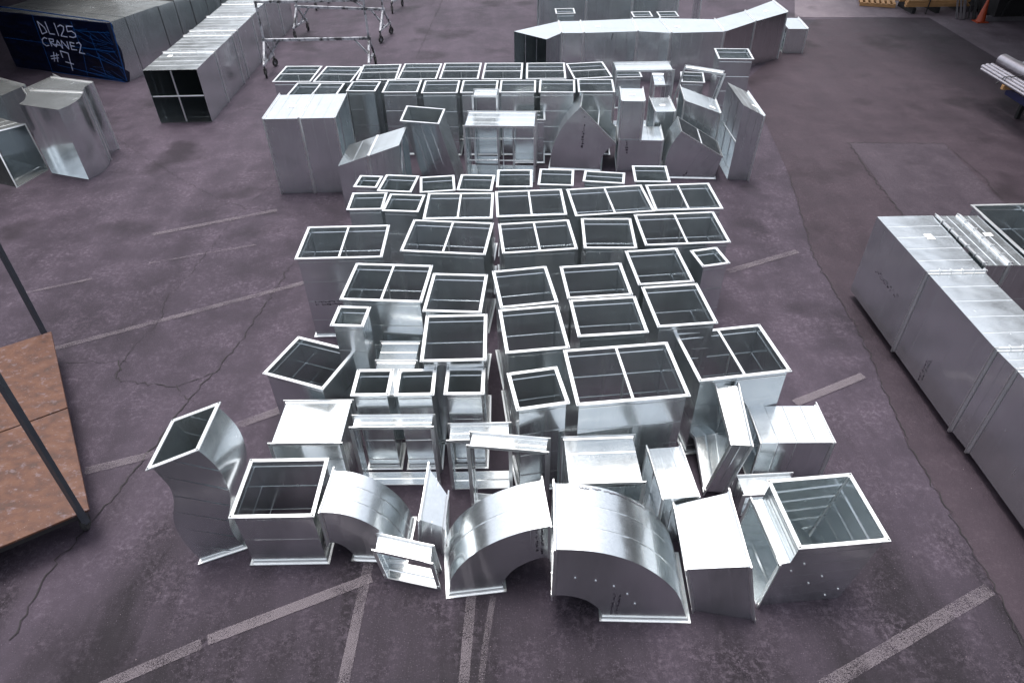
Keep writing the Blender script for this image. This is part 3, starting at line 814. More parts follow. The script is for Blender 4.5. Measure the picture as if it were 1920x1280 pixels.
        'rods': [((-0.2, 13.5, 0.03), (-0.2, 13.5, 1.17), 0.013), ((-0.1, 13.9, 0.03), (-0.1, 13.9, 1.17), 0.013), ((0.12, 13.8, 0.03), (0.12, 13.8, 1.17), 0.02), ((-0.84, 13.8, 0.85), (0.55, 13.7, 0.85), 0.013),
                 ((-0.84, 13.6, 0.45), (0.55, 13.5, 0.45), 0.013)]},
 'C4b': {'name': 'duct_frame',
         'label': 'small tall open-fronted box behind the rodded frame',
         'group': 'fittings in the middle band',
         'rings': [[(-0.712, 14.377, 1.5), (-0.229, 14.344, 1.5), (-0.229, 14.344, 0.0), (-0.712, 14.377, 0.0)], [(-0.684, 14.776, 1.5), (-0.201, 14.743, 1.5), (-0.201, 14.743, 0.0), (-0.684, 14.776, 0.0)]],
         'fl': [0, 1]},
 'C5': {'name': 'upright_duct',
        'label': 'narrow upright duct half hidden behind the right side of the rodded frame',
        'group': 'fittings in the middle band',
        'rings': [[(0.185, 14.821, 0.0), (0.8, 14.799, 0.0), (0.785, 14.359, 0.0), (0.169, 14.381, 0.0)], [(0.185, 14.821, 1.0), (0.8, 14.799, 1.0), (0.785, 14.359, 1.0), (0.169, 14.381, 1.0)]],
        'fl': [0, 1]},
 'C6': {'name': 'elbow',
        'label': 'pointed sail-shaped bend with a stencilled grey side in the middle band',
        'group': 'fittings in the middle band',
        'rings': [[(1.658, 14.82, 1.401), (2.427, 14.707, 0.647), (2.301, 13.856, 0.647), (1.532, 13.97, 1.401)], [(1.574, 14.833, 1.315), (2.389, 14.712, 0.616), (2.263, 13.862, 0.616), (1.449, 13.982, 1.315)],
                  [(1.491, 14.845, 1.227), (2.351, 14.718, 0.585), (2.225, 13.867, 0.585), (1.365, 13.994, 1.227)], [(1.415, 14.856, 1.137), (2.314, 14.723, 0.551), (2.189, 13.873, 0.551), (1.29, 14.005, 1.137)],
                  [(1.349, 14.866, 1.043), (2.279, 14.729, 0.512), (2.153, 13.878, 0.512), (1.223, 14.015, 1.043)], [(1.29, 14.875, 0.948), (2.245, 14.734, 0.47), (2.12, 13.883, 0.47), (1.164, 14.024, 0.948)],
                  [(1.239, 14.882, 0.857), (2.217, 14.738, 0.429), (2.091, 13.887, 0.429), (1.113, 14.031, 0.857)], [(1.197, 14.888, 0.767), (2.193, 14.741, 0.389), (2.067, 13.891, 0.389), (1.071, 14.038, 0.767)],
                  [(1.162, 14.894, 0.682), (2.173, 14.744, 0.349), (2.047, 13.894, 0.349), (1.037, 14.043, 0.682)], [(1.132, 14.898, 0.604), (2.157, 14.747, 0.309), (2.032, 13.896, 0.309), (1.006, 14.047, 0.604)],
                  [(1.107, 14.902, 0.535), (2.147, 14.748, 0.269), (2.021, 13.897, 0.269), (0.981, 14.051, 0.535)], [(1.087, 14.905, 0.467), (2.139, 14.749, 0.228), (2.014, 13.898, 0.228), (0.961, 14.054, 0.467)],
                  [(1.071, 14.907, 0.391), (2.135, 14.75, 0.188), (2.009, 13.899, 0.188), (0.946, 14.056, 0.391)], [(1.06, 14.909, 0.31), (2.133, 14.75, 0.147), (2.008, 13.899, 0.147), (0.934, 14.058, 0.31)],
                  [(1.052, 14.91, 0.229), (2.133, 14.75, 0.108), (2.008, 13.899, 0.108), (0.926, 14.059, 0.229)], [(1.047, 14.911, 0.151), (2.133, 14.75, 0.072), (2.008, 13.899, 0.072), (0.921, 14.06, 0.151)],
                  [(1.045, 14.911, 0.075), (2.134, 14.75, 0.038), (2.008, 13.899, 0.038), (0.919, 14.06, 0.075)], [(1.043, 14.911, 0.0), (2.135, 14.75, 0.0), (2.009, 13.899, 0.0), (0.917, 14.06, 0.0)]],
        'fl': [0, 17],
        'thin': [0],
        'bar2': True},
 'C7': {'name': 'box_duct',
        'label': 'low box duct with a stencilled front, carrying the narrow tall box',
        'group': 'fittings in the middle band',
        'rings': [[(2.423, 14.614, 0.71), (2.352, 13.877, 0.71), (2.352, 13.877, 0.0), (2.423, 14.614, 0.0)], [(3.368, 14.523, 0.71), (3.297, 13.786, 0.71), (3.297, 13.786, 0.0), (3.368, 14.523, 0.0)]],
        'fl': [0, 1]},
 'C7u': {'name': 'box_duct',
         'label': 'narrow tall box standing on top of the low stencilled box',
         'group': 'fittings in the middle band',
         'rings': [[(2.407, 14.632, 1.53), (2.336, 13.896, 1.53), (2.336, 13.896, 0.715), (2.407, 14.632, 0.715)], [(2.904, 14.584, 1.53), (2.833, 13.848, 1.53), (2.833, 13.848, 0.715), (2.904, 14.584, 0.715)]],
         'fl': [0, 1],
         'beadn': [1]},
 'C8': {'name': 'box_duct',
        'label': 'white-topped box with an open left end, behind the low stencilled box',
        'group': 'fittings in the middle band',
        'rings': [[(3.237, 15.484, 1.0), (3.223, 14.644, 1.0), (3.223, 14.644, 0.0), (3.237, 15.484, 0.0)], [(3.697, 15.476, 1.0), (3.683, 14.636, 1.0), (3.683, 14.636, 0.0), (3.697, 15.476, 0.0)]],
        'fl': [0, 1],
        'beadn': [1]},
 'C9': {'name': 'duct_frame',
        'label': 'wide open frame on edge at the right end of the second far row',
        'group': 'fittings in the middle band',
        'rings': [[(2.555, 16.071, 1.4), (3.855, 16.049, 1.4), (3.855, 16.049, 0.0), (2.555, 16.071, 0.0)], [(2.565, 16.671, 1.4), (3.865, 16.649, 1.4), (3.865, 16.649, 0.0), (2.565, 16.671, 0.0)]],
        'fl': [0, 1]},
 'C10': {'name': 'upright_duct',
         'label': 'upright duct seen inside the wide open frame on edge',
         'group': 'fittings in the middle band',
         'rings': [[(2.8, 17.92, 0.0), (3.4, 17.92, 0.0), (3.4, 17.52, 0.0), (2.8, 17.52, 0.0)], [(2.8, 17.92, 0.8), (3.4, 17.92, 0.8), (3.4, 17.52, 0.8), (2.8, 17.52, 0.8)]],
         'fl': [0, 1]},
 'C10b': {'name': 'box_duct',
          'label': 'small white-topped box seen through the right half of the wide open frame',
          'group': 'fittings in the middle band',
          'rings': [[(3.689, 17.087, 0.7), (3.957, 17.058, 0.7), (3.957, 17.058, 0.0), (3.689, 17.087, 0.0)], [(3.783, 17.982, 0.7), (4.051, 17.953, 0.7), (4.051, 17.953, 0.0), (3.783, 17.982, 0.0)]],
          'fl': [0, 1]},
 'C12': {'name': 'duct_frame',
         'label': 'narrow open frame leaning to the left at the far right of the band',
         'group': 'fittings in the middle band',
         'rings': [[(4.225, 16.476, 1.3), (5.021, 15.993, 1.3), (4.721, 15.943, -0.0), (3.925, 16.426, -0.0)], [(4.293, 16.675, 1.3), (5.053, 16.225, 1.3), (4.753, 16.175, -0.0), (3.993, 16.625, 0.0)]],
         'fl': [0, 1]},
 'C13': {'name': 'tapered_duct',
         'label': 'white-topped tapered box with a dark mirror front, behind the slanted bend',
         'group': 'fittings in the middle band',
         'rings': [[(3.873, 15.354, 1.29), (3.793, 14.514, 1.29), (3.793, 14.514, 0.0), (3.873, 15.354, 0.0)], [(4.701, 15.242, 1.01), (4.621, 14.442, 1.01), (4.621, 14.442, 0.0), (4.701, 15.242, 0.0)]],
         'fl': [0, 1],
         'beadn': [4]},
 'C14': {'name': 'elbow',
         'label': 'slanted bend with a barred dark opening, beside the tall thin box',
         'group': 'fittings in the middle band',
         'rings': [[(3.648, 14.256, 1.037), (4.558, 14.168, 0.511), (4.483, 13.392, 0.511), (3.573, 13.479, 1.037)], [(3.613, 14.259, 0.982), (4.551, 14.169, 0.478), (4.476, 13.393, 0.478), (3.539, 13.483, 0.982)],
                   [(3.578, 14.263, 0.927), (4.543, 14.17, 0.446), (4.468, 13.393, 0.446), (3.504, 13.486, 0.927)], [(3.545, 14.266, 0.87), (4.535, 14.17, 0.412), (4.46, 13.394, 0.412), (3.47, 13.489, 0.87)],
                   [(3.515, 14.269, 0.811), (4.527, 14.171, 0.376), (4.452, 13.395, 0.376), (3.44, 13.492, 0.811)], [(3.487, 14.271, 0.749), (4.518, 14.172, 0.337), (4.443, 13.396, 0.337), (3.412, 13.495, 0.749)],
                   [(3.462, 14.274, 0.686), (4.509, 14.173, 0.299), (4.434, 13.397, 0.299), (3.388, 13.497, 0.686)], [(3.442, 14.276, 0.625), (4.502, 14.174, 0.264), (4.427, 13.397, 0.264), (3.367, 13.499, 0.625)],
                   [(3.427, 14.277, 0.566), (4.496, 14.174, 0.232), (4.421, 13.398, 0.232), (3.352, 13.501, 0.566)], [(3.415, 14.278, 0.508), (4.491, 14.175, 0.202), (4.416, 13.398, 0.202), (3.341, 13.502, 0.508)],
                   [(3.407, 14.279, 0.448), (4.487, 14.175, 0.174), (4.412, 13.399, 0.174), (3.333, 13.503, 0.448)], [(3.403, 14.279, 0.386), (4.482, 14.176, 0.145), (4.408, 13.399, 0.145), (3.328, 13.503, 0.386)],
                   [(3.402, 14.28, 0.323), (4.478, 14.176, 0.118), (4.404, 13.4, 0.118), (3.327, 13.503, 0.323)], [(3.403, 14.279, 0.259), (4.475, 14.176, 0.092), (4.4, 13.4, 0.092), (3.329, 13.503, 0.259)],
                   [(3.407, 14.279, 0.193), (4.472, 14.177, 0.067), (4.398, 13.4, 0.067), (3.332, 13.503, 0.193)], [(3.413, 14.279, 0.127), (4.47, 14.177, 0.044), (4.396, 13.4, 0.044), (3.338, 13.502, 0.127)],
                   [(3.421, 14.278, 0.059), (4.469, 14.177, 0.022), (4.394, 13.4, 0.022), (3.346, 13.501, 0.059)], [(3.429, 14.277, 0.0), (4.468, 14.177, 0.0), (4.393, 13.401, 0.0), (3.354, 13.501, 0.0)]],
         'fl': [0, 17],
         'thin': [0],
         'bar2': True},
 'C15': {'name': 'tapered_duct',
         'label': 'tall thin box with an open left end and sloping top at the band right end',
         'group': 'fittings in the middle band',
         'rings': [[(4.7, 14.66, 1.6), (4.69, 13.34, 1.6), (4.66, 13.36, 0.0), (4.68, 14.66, 0.0)], [(5.17, 14.59, 1.4), (5.13, 13.26, 1.4), (5.1, 13.29, 0.0), (5.15, 14.6, 0.0)]],
         'fl': [1],
         'beadn': [2],
         'rods': [((4.75, 13.4, 0.75), (4.75, 14.6, 0.75), 0.015)]},
 'F1': {'name': 'offset_bend',
        'label': 'wavy S-bend duct standing at the left end of the front row',
        'group': 'front row fittings',
        'rings': [[(-3.511, 4.958, 1.623), (-3.107, 5.118, 1.682), (-3.112, 4.518, 1.682), (-3.515, 4.358, 1.623)], [(-3.499, 4.963, 1.561), (-3.084, 5.127, 1.616), (-3.088, 4.527, 1.616), (-3.503, 4.363, 1.561)],
                  [(-3.487, 4.968, 1.498), (-3.06, 5.136, 1.549), (-3.064, 4.536, 1.549), (-3.491, 4.368, 1.498)], [(-3.475, 4.972, 1.43), (-3.039, 5.145, 1.475), (-3.043, 4.545, 1.475), (-3.479, 4.372, 1.43)],
                  [(-3.461, 4.978, 1.356), (-3.018, 5.153, 1.394), (-3.022, 4.553, 1.394), (-3.465, 4.378, 1.356)], [(-3.452, 4.981, 1.279), (-3.001, 5.16, 1.309), (-3.006, 4.56, 1.309), (-3.456, 4.381, 1.279)],
                  [(-3.453, 4.981, 1.203), (-2.992, 5.163, 1.219), (-2.997, 4.563, 1.219), (-3.458, 4.381, 1.203)], [(-3.464, 4.977, 1.126), (-2.99, 5.164, 1.124), (-2.994, 4.564, 1.124), (-3.468, 4.377, 1.126)],
                  [(-3.479, 4.971, 1.05), (-2.992, 5.163, 1.031), (-2.997, 4.563, 1.031), (-3.483, 4.371, 1.05)], [(-3.502, 4.962, 0.978), (-3.001, 5.16, 0.939), (-3.005, 4.56, 0.939), (-3.506, 4.362, 0.978)],
                  [(-3.527, 4.952, 0.906), (-3.015, 5.154, 0.85), (-3.019, 4.554, 0.85), (-3.531, 4.352, 0.906)], [(-3.546, 4.944, 0.837), (-3.034, 5.147, 0.768), (-3.038, 4.547, 0.768), (-3.551, 4.344, 0.837)],
                  [(-3.561, 4.938, 0.77), (-3.061, 5.136, 0.694), (-3.065, 4.536, 0.694), (-3.565, 4.338, 0.77)], [(-3.571, 4.934, 0.699), (-3.086, 5.126, 0.622), (-3.09, 4.526, 0.622), (-3.575, 4.334, 0.699)],
                  [(-3.575, 4.933, 0.618), (-3.105, 5.119, 0.545), (-3.109, 4.519, 0.545), (-3.579, 4.333, 0.618)], [(-3.574, 4.933, 0.531), (-3.119, 5.113, 0.467), (-3.124, 4.513, 0.467), (-3.578, 4.333, 0.531)],
                  [(-3.57, 4.935, 0.443), (-3.128, 5.11, 0.389), (-3.132, 4.51, 0.389), (-3.574, 4.335, 0.443)], [(-3.563, 4.937, 0.355), (-3.128, 5.109, 0.31), (-3.132, 4.51, 0.31), (-3.567, 4.337, 0.355)],
                  [(-3.552, 4.942, 0.266), (-3.123, 5.112, 0.232), (-3.127, 4.512, 0.232), (-3.557, 4.342, 0.266)], [(-3.539, 4.947, 0.177), (-3.112, 5.116, 0.154), (-3.116, 4.516, 0.154), (-3.543, 4.347, 0.177)],
                  [(-3.521, 4.954, 0.089), (-3.095, 5.123, 0.076), (-3.099, 4.523, 0.076), (-3.525, 4.354, 0.089)], [(-3.503, 4.961, 0.0), (-3.076, 5.13, 0.0), (-3.081, 4.53, 0.0), (-3.507, 4.361, 0.0)]],
        'fl': [0, 21],
        'corners': True},
 'F3': {'name': 'elbow',
        'label': 'small elbow curving down to the ground, right of the low wide open duct',
        'group': 'front row fittings',
        'rings': [[(-2.001, 4.916, 0.835), (-2.021, 4.917, 0.298), (-2.06, 4.369, 0.298), (-2.04, 4.367, 0.835)], [(-1.929, 4.911, 0.836), (-1.989, 4.915, 0.299), (-2.028, 4.366, 0.299), (-1.969, 4.362, 0.836)],
                  [(-1.858, 4.906, 0.835), (-1.957, 4.913, 0.299), (-1.997, 4.364, 0.299), (-1.898, 4.357, 0.835)], [(-1.788, 4.901, 0.825), (-1.928, 4.911, 0.293), (-1.967, 4.362, 0.293), (-1.827, 4.352, 0.825)],
                  [(-1.716, 4.895, 0.802), (-1.9, 4.909, 0.279), (-1.939, 4.36, 0.279), (-1.756, 4.347, 0.802)], [(-1.646, 4.89, 0.771), (-1.874, 4.907, 0.261), (-1.913, 4.358, 0.261), (-1.685, 4.342, 0.771)],
                  [(-1.582, 4.886, 0.733), (-1.851, 4.905, 0.24), (-1.89, 4.356, 0.24), (-1.621, 4.337, 0.733)], [(-1.524, 4.882, 0.688), (-1.831, 4.904, 0.216), (-1.87, 4.355, 0.216), (-1.563, 4.333, 0.688)],
                  [(-1.471, 4.878, 0.637), (-1.813, 4.902, 0.19), (-1.853, 4.354, 0.19), (-1.51, 4.329, 0.637)], [(-1.422, 4.874, 0.583), (-1.798, 4.901, 0.166), (-1.838, 4.353, 0.166), (-1.462, 4.326, 0.583)],
                  [(-1.378, 4.871, 0.523), (-1.786, 4.9, 0.141), (-1.826, 4.352, 0.141), (-1.418, 4.323, 0.523)], [(-1.339, 4.868, 0.46), (-1.777, 4.9, 0.117), (-1.816, 4.351, 0.117), (-1.378, 4.32, 0.46)],
                  [(-1.304, 4.866, 0.395), (-1.77, 4.899, 0.095), (-1.809, 4.351, 0.095), (-1.343, 4.317, 0.395)], [(-1.273, 4.864, 0.327), (-1.766, 4.899, 0.075), (-1.805, 4.35, 0.075), (-1.312, 4.315, 0.327)],
                  [(-1.246, 4.862, 0.256), (-1.763, 4.899, 0.056), (-1.803, 4.35, 0.056), (-1.286, 4.313, 0.256)], [(-1.226, 4.86, 0.18), (-1.763, 4.899, 0.036), (-1.802, 4.35, 0.036), (-1.265, 4.312, 0.18)],
                  [(-1.211, 4.859, 0.099), (-1.764, 4.899, 0.016), (-1.803, 4.35, 0.016), (-1.25, 4.311, 0.099)], [(-1.196, 4.858, 0.0), (-1.765, 4.899, 0.0), (-1.804, 4.35, 0.0), (-1.235, 4.31, 0.0)]],
        'fl': [0, 17],
        'longb': 2,
        'corners': True},
 'E1': {'name': 'elbow',
        'label': 'left one of the two big elbows meeting back to back in the front row',
        'group': 'front row fittings',
        'rings': [[(0.288, 4.559, 1.041), (0.292, 4.559, 0.51), (0.351, 3.993, 0.51), (0.347, 3.992, 1.041)], [(0.201, 4.55, 1.033), (0.236, 4.554, 0.514), (0.295, 3.987, 0.514), (0.261, 3.983, 1.033)],
                  [(0.115, 4.541, 1.022), (0.181, 4.548, 0.513), (0.241, 3.981, 0.513), (0.174, 3.974, 1.022)], [(0.03, 4.532, 1.004), (0.131, 4.543, 0.5), (0.191, 3.976, 0.5), (0.089, 3.965, 1.004)],
                  [(-0.055, 4.523, 0.979), (0.083, 4.538, 0.479), (0.143, 3.971, 0.479), (0.005, 3.956, 0.979)], [(-0.141, 4.514, 0.946), (0.034, 4.532, 0.453), (0.094, 3.966, 0.453), (-0.081, 3.947, 0.946)],
                  [(-0.227, 4.505, 0.906), (-0.015, 4.527, 0.421), (0.045, 3.96, 0.421), (-0.168, 3.938, 0.906)], [(-0.31, 4.496, 0.858), (-0.06, 4.522, 0.384), (-0.001, 3.956, 0.384), (-0.25, 3.929, 0.858)],
                  [(-0.389, 4.488, 0.802), (-0.102, 4.518, 0.34), (-0.043, 3.951, 0.34), (-0.33, 3.921, 0.802)], [(-0.467, 4.48, 0.735), (-0.136, 4.515, 0.295), (-0.076, 3.948, 0.295), (-0.408, 3.913, 0.735)],
                  [(-0.544, 4.472, 0.657), (-0.162, 4.512, 0.247), (-0.102, 3.945, 0.247), (-0.485, 3.905, 0.657)], [(-0.61, 4.465, 0.574), (-0.181, 4.51, 0.202), (-0.121, 3.943, 0.202), (-0.55, 3.898, 0.574)],
                  [(-0.664, 4.459, 0.487), (-0.193, 4.509, 0.157), (-0.133, 3.942, 0.157), (-0.604, 3.892, 0.487)], [(-0.706, 4.455, 0.401), (-0.201, 4.508, 0.119), (-0.142, 3.941, 0.119), (-0.647, 3.888, 0.401)],
                  [(-0.735, 4.452, 0.322), (-0.207, 4.507, 0.09), (-0.148, 3.94, 0.09), (-0.676, 3.885, 0.322)], [(-0.756, 4.449, 0.234), (-0.21, 4.507, 0.06), (-0.151, 3.94, 0.06), (-0.697, 3.882, 0.234)],
                  [(-0.77, 4.448, 0.125), (-0.21, 4.507, 0.025), (-0.15, 3.94, 0.025), (-0.711, 3.881, 0.125)], [(-0.782, 4.447, 0.0), (-0.208, 4.507, 0.0), (-0.149, 3.94, 0.0), (-0.722, 3.88, 0.0)]],
        'fl': [0, 17],
        'longb': 1,
        'corners': True},
 'E2': {'name': 'elbow',
        'label': 'right one and largest of the two big elbows meeting back to back in front',
        'group': 'front row fittings',
        'rings': [[(0.381, 4.373, 1.217), (0.372, 4.373, 0.427), (0.338, 3.614, 0.427), (0.346, 3.614, 1.217)], [(0.468, 4.369, 1.218), (0.425, 4.371, 0.43), (0.391, 3.612, 0.43), (0.433, 3.61, 1.218)],
                  [(0.556, 4.365, 1.216), (0.478, 4.369, 0.431), (0.443, 3.609, 0.431), (0.521, 3.606, 1.216)], [(0.649, 4.361, 1.208), (0.533, 4.366, 0.426), (0.498, 3.607, 0.426), (0.615, 3.602, 1.208)],
                  [(0.744, 4.357, 1.195), (0.588, 4.364, 0.415), (0.553, 3.604, 0.415), (0.709, 3.597, 1.195)], [(0.834, 4.352, 1.173), (0.639, 4.361, 0.396), (0.605, 3.602, 0.396), (0.799, 3.593, 1.173)],
                  [(0.921, 4.348, 1.143), (0.686, 4.359, 0.371), (0.652, 3.6, 0.371), (0.887, 3.589, 1.143)], [(1.012, 4.344, 1.104), (0.725, 4.357, 0.345), (0.691, 3.598, 0.345), (0.977, 3.585, 1.104)],
                  [(1.103, 4.34, 1.055), (0.757, 4.356, 0.317), (0.722, 3.597, 0.317), (1.069, 3.581, 1.055)], [(1.194, 4.336, 0.993), (0.788, 4.355, 0.284), (0.753, 3.595, 0.284), (1.159, 3.577, 0.993)],
                  [(1.284, 4.332, 0.916), (0.819, 4.353, 0.246), (0.784, 3.594, 0.246), (1.249, 3.573, 0.916)], [(1.368, 4.328, 0.833), (0.844, 4.352, 0.212), (0.809, 3.593, 0.212), (1.334, 3.569, 0.833)],
                  [(1.448, 4.325, 0.742), (0.862, 4.351, 0.183), (0.827, 3.592, 0.183), (1.414, 3.565, 0.742)], [(1.522, 4.321, 0.641), (0.876, 4.351, 0.153), (0.842, 3.591, 0.153), (1.487, 3.562, 0.641)],
                  [(1.588, 4.318, 0.533), (0.886, 4.35, 0.125), (0.851, 3.591, 0.125), (1.554, 3.559, 0.533)], [(1.651, 4.315, 0.395), (0.893, 4.35, 0.091), (0.859, 3.591, 0.091), (1.616, 3.556, 0.395)],
                  [(1.71, 4.313, 0.207), (0.9, 4.349, 0.044), (0.865, 3.59, 0.044), (1.675, 3.553, 0.207)], [(1.769, 4.31, 0.0), (0.906, 4.349, 0.0), (0.872, 3.59, 0.0), (1.734, 3.551, 0.0)]],
        'fl': [0, 17],
        'longb': 2,
        'corners': True},
 'E3': {'name': 'tapered_duct',
        'label': 'white-topped tilted box between the largest elbow and the stepped corner duct',
        'group': 'front row fittings',
        'rings': [[(1.676, 4.451, 0.713), (1.644, 3.692, 0.713), (1.81, 3.66, 0.0), (1.841, 4.419, 0.0)], [(2.24, 4.446, 0.92), (2.214, 3.581, 0.92), (2.43, 3.54, 0.0), (2.456, 4.404, 0.0)]],
        'fl': [0, 1],
        'beadn': [2],
        'corners': True},
 'Z2': {'name': 'stepped_elbow',
        'label': 'stepped square elbow with a big open top at the right end of the front row',
        'group': 'front row fittings',
        'rings': [[(3.474, 4.53, 1.046), (2.646, 4.473, 1.038), (2.698, 3.715, 1.038), (3.526, 3.771, 1.046)], [(3.317, 4.519, 0.004), (2.612, 4.471, 0.764), (2.663, 3.712, 0.764), (3.368, 3.761, 0.004)],
                  [(2.434, 4.459, 0.0), (2.49, 4.462, 0.747), (2.542, 3.704, 0.747), (2.486, 3.7, 0.0)]],
        'fl': [0, 2],
        'corners': True,
        'longb': 0},
 'F4': {'name': 'duct_frame',
        'label': 'small short frame lying open towards the viewer in front of the small elbow',
        'group': 'front row fittings',
        'rings': [[(-1.476, 4.116, 0.472), (-0.891, 3.971, 0.448), (-0.85, 3.96, 0.0), (-1.41, 4.1, 0.0)], [(-1.476, 4.336, 0.472), (-0.891, 4.191, 0.448), (-0.85, 4.18, 0.0), (-1.41, 4.32, 0.0)]],
        'fl': [0, 1],
        'corners': True},
 'F5': {'name': 'tapered_duct',
        'label': 'narrow tilted piece with a sloping top between the small elbow and big elbow',
        'group': 'front row fittings',
        'rings': [[(-0.978, 5.043, 0.72), (-1.054, 4.495, 0.5), (-1.104, 4.515, 0.0), (-1.028, 5.063, 0.0)], [(-0.719, 4.62, 0.72), (-0.761, 4.383, 0.5), (-0.811, 4.403, 0.0), (-0.769, 4.64, 0.0)]],
        'fl': [0, 1],
        'beadn': [1],
        'corners': True},
 'B1': {'name': 'box_duct',
        'label': 'bright white-topped box with an open front, left end of the second front row',
        'group': 'boxes and frames behind the front row',
        'rings': [[(-2.806, 5.342, 0.8), (-2.006, 5.328, 0.8), (-2.006, 5.328, 0.0), (-2.806, 5.342, 0.0)], [(-2.794, 6.052, 0.8), (-1.994, 6.038, 0.8), (-1.994, 6.038, 0.0), (-2.794, 6.052, 0.0)]],
        'fl': [0, 1],
        'beadn': [2],
        'corners': True},
 'B2': {'name': 'duct_frame',
        'label': 'big square open frame standing on edge in front of the three small columns',
        'group': 'boxes and frames behind the front row',
        'rings': [[(-1.842, 5.378, 1.0), (-0.942, 5.362, 1.0), (-0.942, 5.362, 0.0), (-1.842, 5.378, 0.0)], [(-1.838, 5.578, 1.0), (-0.938, 5.562, 1.0), (-0.938, 5.562, 0.0), (-1.838, 5.578, 0.0)]],
        'fl': [0, 1],
        'corners': True},
 'B3': {'name': 'duct_frame',
        'label': 'smaller open frame right of the big square frame',
        'group': 'boxes and frames behind the front row',
        'rings': [[(-0.74, 5.285, 0.85), (-0.06, 5.285, 0.85), (-0.06, 5.285, 0.0), (-0.74, 5.285, 0.0)], [(-0.74, 5.555, 0.85), (-0.06, 5.555, 0.85), (-0.06, 5.555, 0.0), (-0.74, 5.555, 0.0)]],
        'fl': [0, 1],
        'corners': True},
 'B4': {'name': 'duct_frame',
        'label': 'tall open frame turned slightly, right behind the left big elbow',
        'group': 'boxes and frames behind the front row',
        'rings': [[(-0.491, 5.014, 1.06), (0.341, 4.898, 1.06), (0.341, 4.898, 0.0), (-0.491, 5.014, 0.0)], [(-0.461, 5.222, 1.06), (0.371, 5.106, 1.06), (0.371, 5.106, 0.0), (-0.461, 5.222, 0.0)]],
        'fl': [0, 1],
        'corners': True},
 'B5': {'name': 'box_duct',
        'label': 'white-topped box with beaded top behind the largest elbow',
        'group': 'boxes and frames behind the front row',
        'rings': [[(0.576, 4.583, 0.9), (1.356, 4.597, 0.9), (1.356, 4.597, 0.0), (0.576, 4.583, 0.0)], [(0.564, 5.263, 0.9), (1.344, 5.277, 0.9), (1.344, 5.277, 0.0), (0.564, 5.263, 0.0)]],
        'fl': [0, 1],
        'beadn': [2],
        'corners': True},
 'B6': {'name': 'box_duct',
        'label': 'narrow white-topped box between the beaded box and the leaning square frame',
        'group': 'boxes and frames behind the front row',
        'rings': [[(1.497, 5.166, 0.8), (1.544, 4.468, 0.8), (1.544, 4.468, 0.0), (1.497, 5.166, 0.0)], [(1.896, 5.192, 0.8), (1.943, 4.494, 0.8), (1.943, 4.494, 0.0), (1.896, 5.192, 0.0)]],
        'fl': [0, 1],
        'beadn': [2],
        'corners': True},
 'B7': {'name': 'duct_frame',
        'label': 'square open frame leaning on edge at the right, its bright mouth facing left',
        'group': 'boxes and frames behind the front row',
        'rings': [[(2.366, 5.847, 1.15), (2.409, 5.122, 0.9), (2.255, 5.12, 0.08), (2.27, 5.891, 0.3)], [(2.641, 5.794, 1.15), (2.652, 5.095, 0.9), (2.498, 5.093, 0.08), (2.546, 5.838, 0.3)]],
        'fl': [0, 1],
        'corners': True,
        'backplate': (1, 0.72, 1)},
 'B8': {'name': 'box_duct',
        'label': 'white-topped box with a flanged right end, behind the stepped corner duct',
        'group': 'boxes and frames behind the front row',
        'rings': [[(2.855, 5.907, 0.7), (2.845, 5.308, 0.7), (2.845, 5.308, 0.0), (2.855, 5.907, 0.0)], [(3.715, 5.892, 0.7), (3.705, 5.293, 0.7), (3.705, 5.293, 0.0), (3.715, 5.892, 0.0)]],
        'fl': [0, 1],
        'beadn': [3],
        'corners': True},
 'B9': {'name': 'duct_frame',
        'label': 'low dark open frame tucked behind the stepped corner duct',
        'group': 'boxes and frames behind the front row',
        'rings': [[(2.615, 4.819, 0.34), (3.235, 4.841, 0.34), (3.235, 4.841, 0.0), (2.615, 4.819, 0.0)], [(2.605, 5.119, 0.34), (3.225, 5.141, 0.34), (3.225, 5.141, 0.0), (2.605, 5.119, 0.0)]],
        'fl': [0, 1]},
 'B10': {'name': 'box_duct',
         'label': 'low white-topped double box lying behind the three small columns',
         'group': 'boxes and frames behind the front row',
         'rings': [[(-1.798, 6.134, 0.78), (-1.298, 6.117, 0.78), (-1.298, 6.117, 0.0), (-1.798, 6.134, 0.0)], [(-1.775, 6.785, 0.78), (-1.276, 6.767, 0.78), (-1.276, 6.767, 0.0), (-1.775, 6.785, 0.0)],
                   [(-1.762, 7.183, 0.78), (-1.262, 7.166, 0.78), (-1.262, 7.166, 0.0), (-1.762, 7.183, 0.0)]],
         'fl': [0, 1, 2],
         'beadn': [1, 1]},
 'T1': {'name': 'long_duct',
        'label': 'long jointed duct bending at both ends, lying behind the farthest row',
        'group': 'long ducts around the yard',
        'rings': [[(0.23, 19.86, 1.3), (1.08, 19.06, 1.3), (1.08, 19.06, 0.0), (0.23, 19.86, 0.0)], [(1.52, 20.76, 1.3), (1.52, 19.61, 1.3), (1.52, 19.61, 0.0), (1.52, 20.76, 0.0)],
                  [(2.14, 20.75, 1.3), (2.13, 19.57, 1.3), (2.13, 19.57, 0.0), (2.14, 20.75, 0.0)], [(3.63, 20.86, 1.3), (3.6, 19.62, 1.3), (3.6, 19.62, 0.0), (3.63, 20.86, 0.0)],
                  [(4.41, 20.85, 1.3), (4.47, 19.4, 1.3), (4.47, 19.4, 0.0), (4.41, 20.85, 0.0)], [(5.93, 20.63, 1.3), (5.91, 19.42, 1.3), (5.91, 19.42, 0.0), (5.93, 20.63, 0.0)],
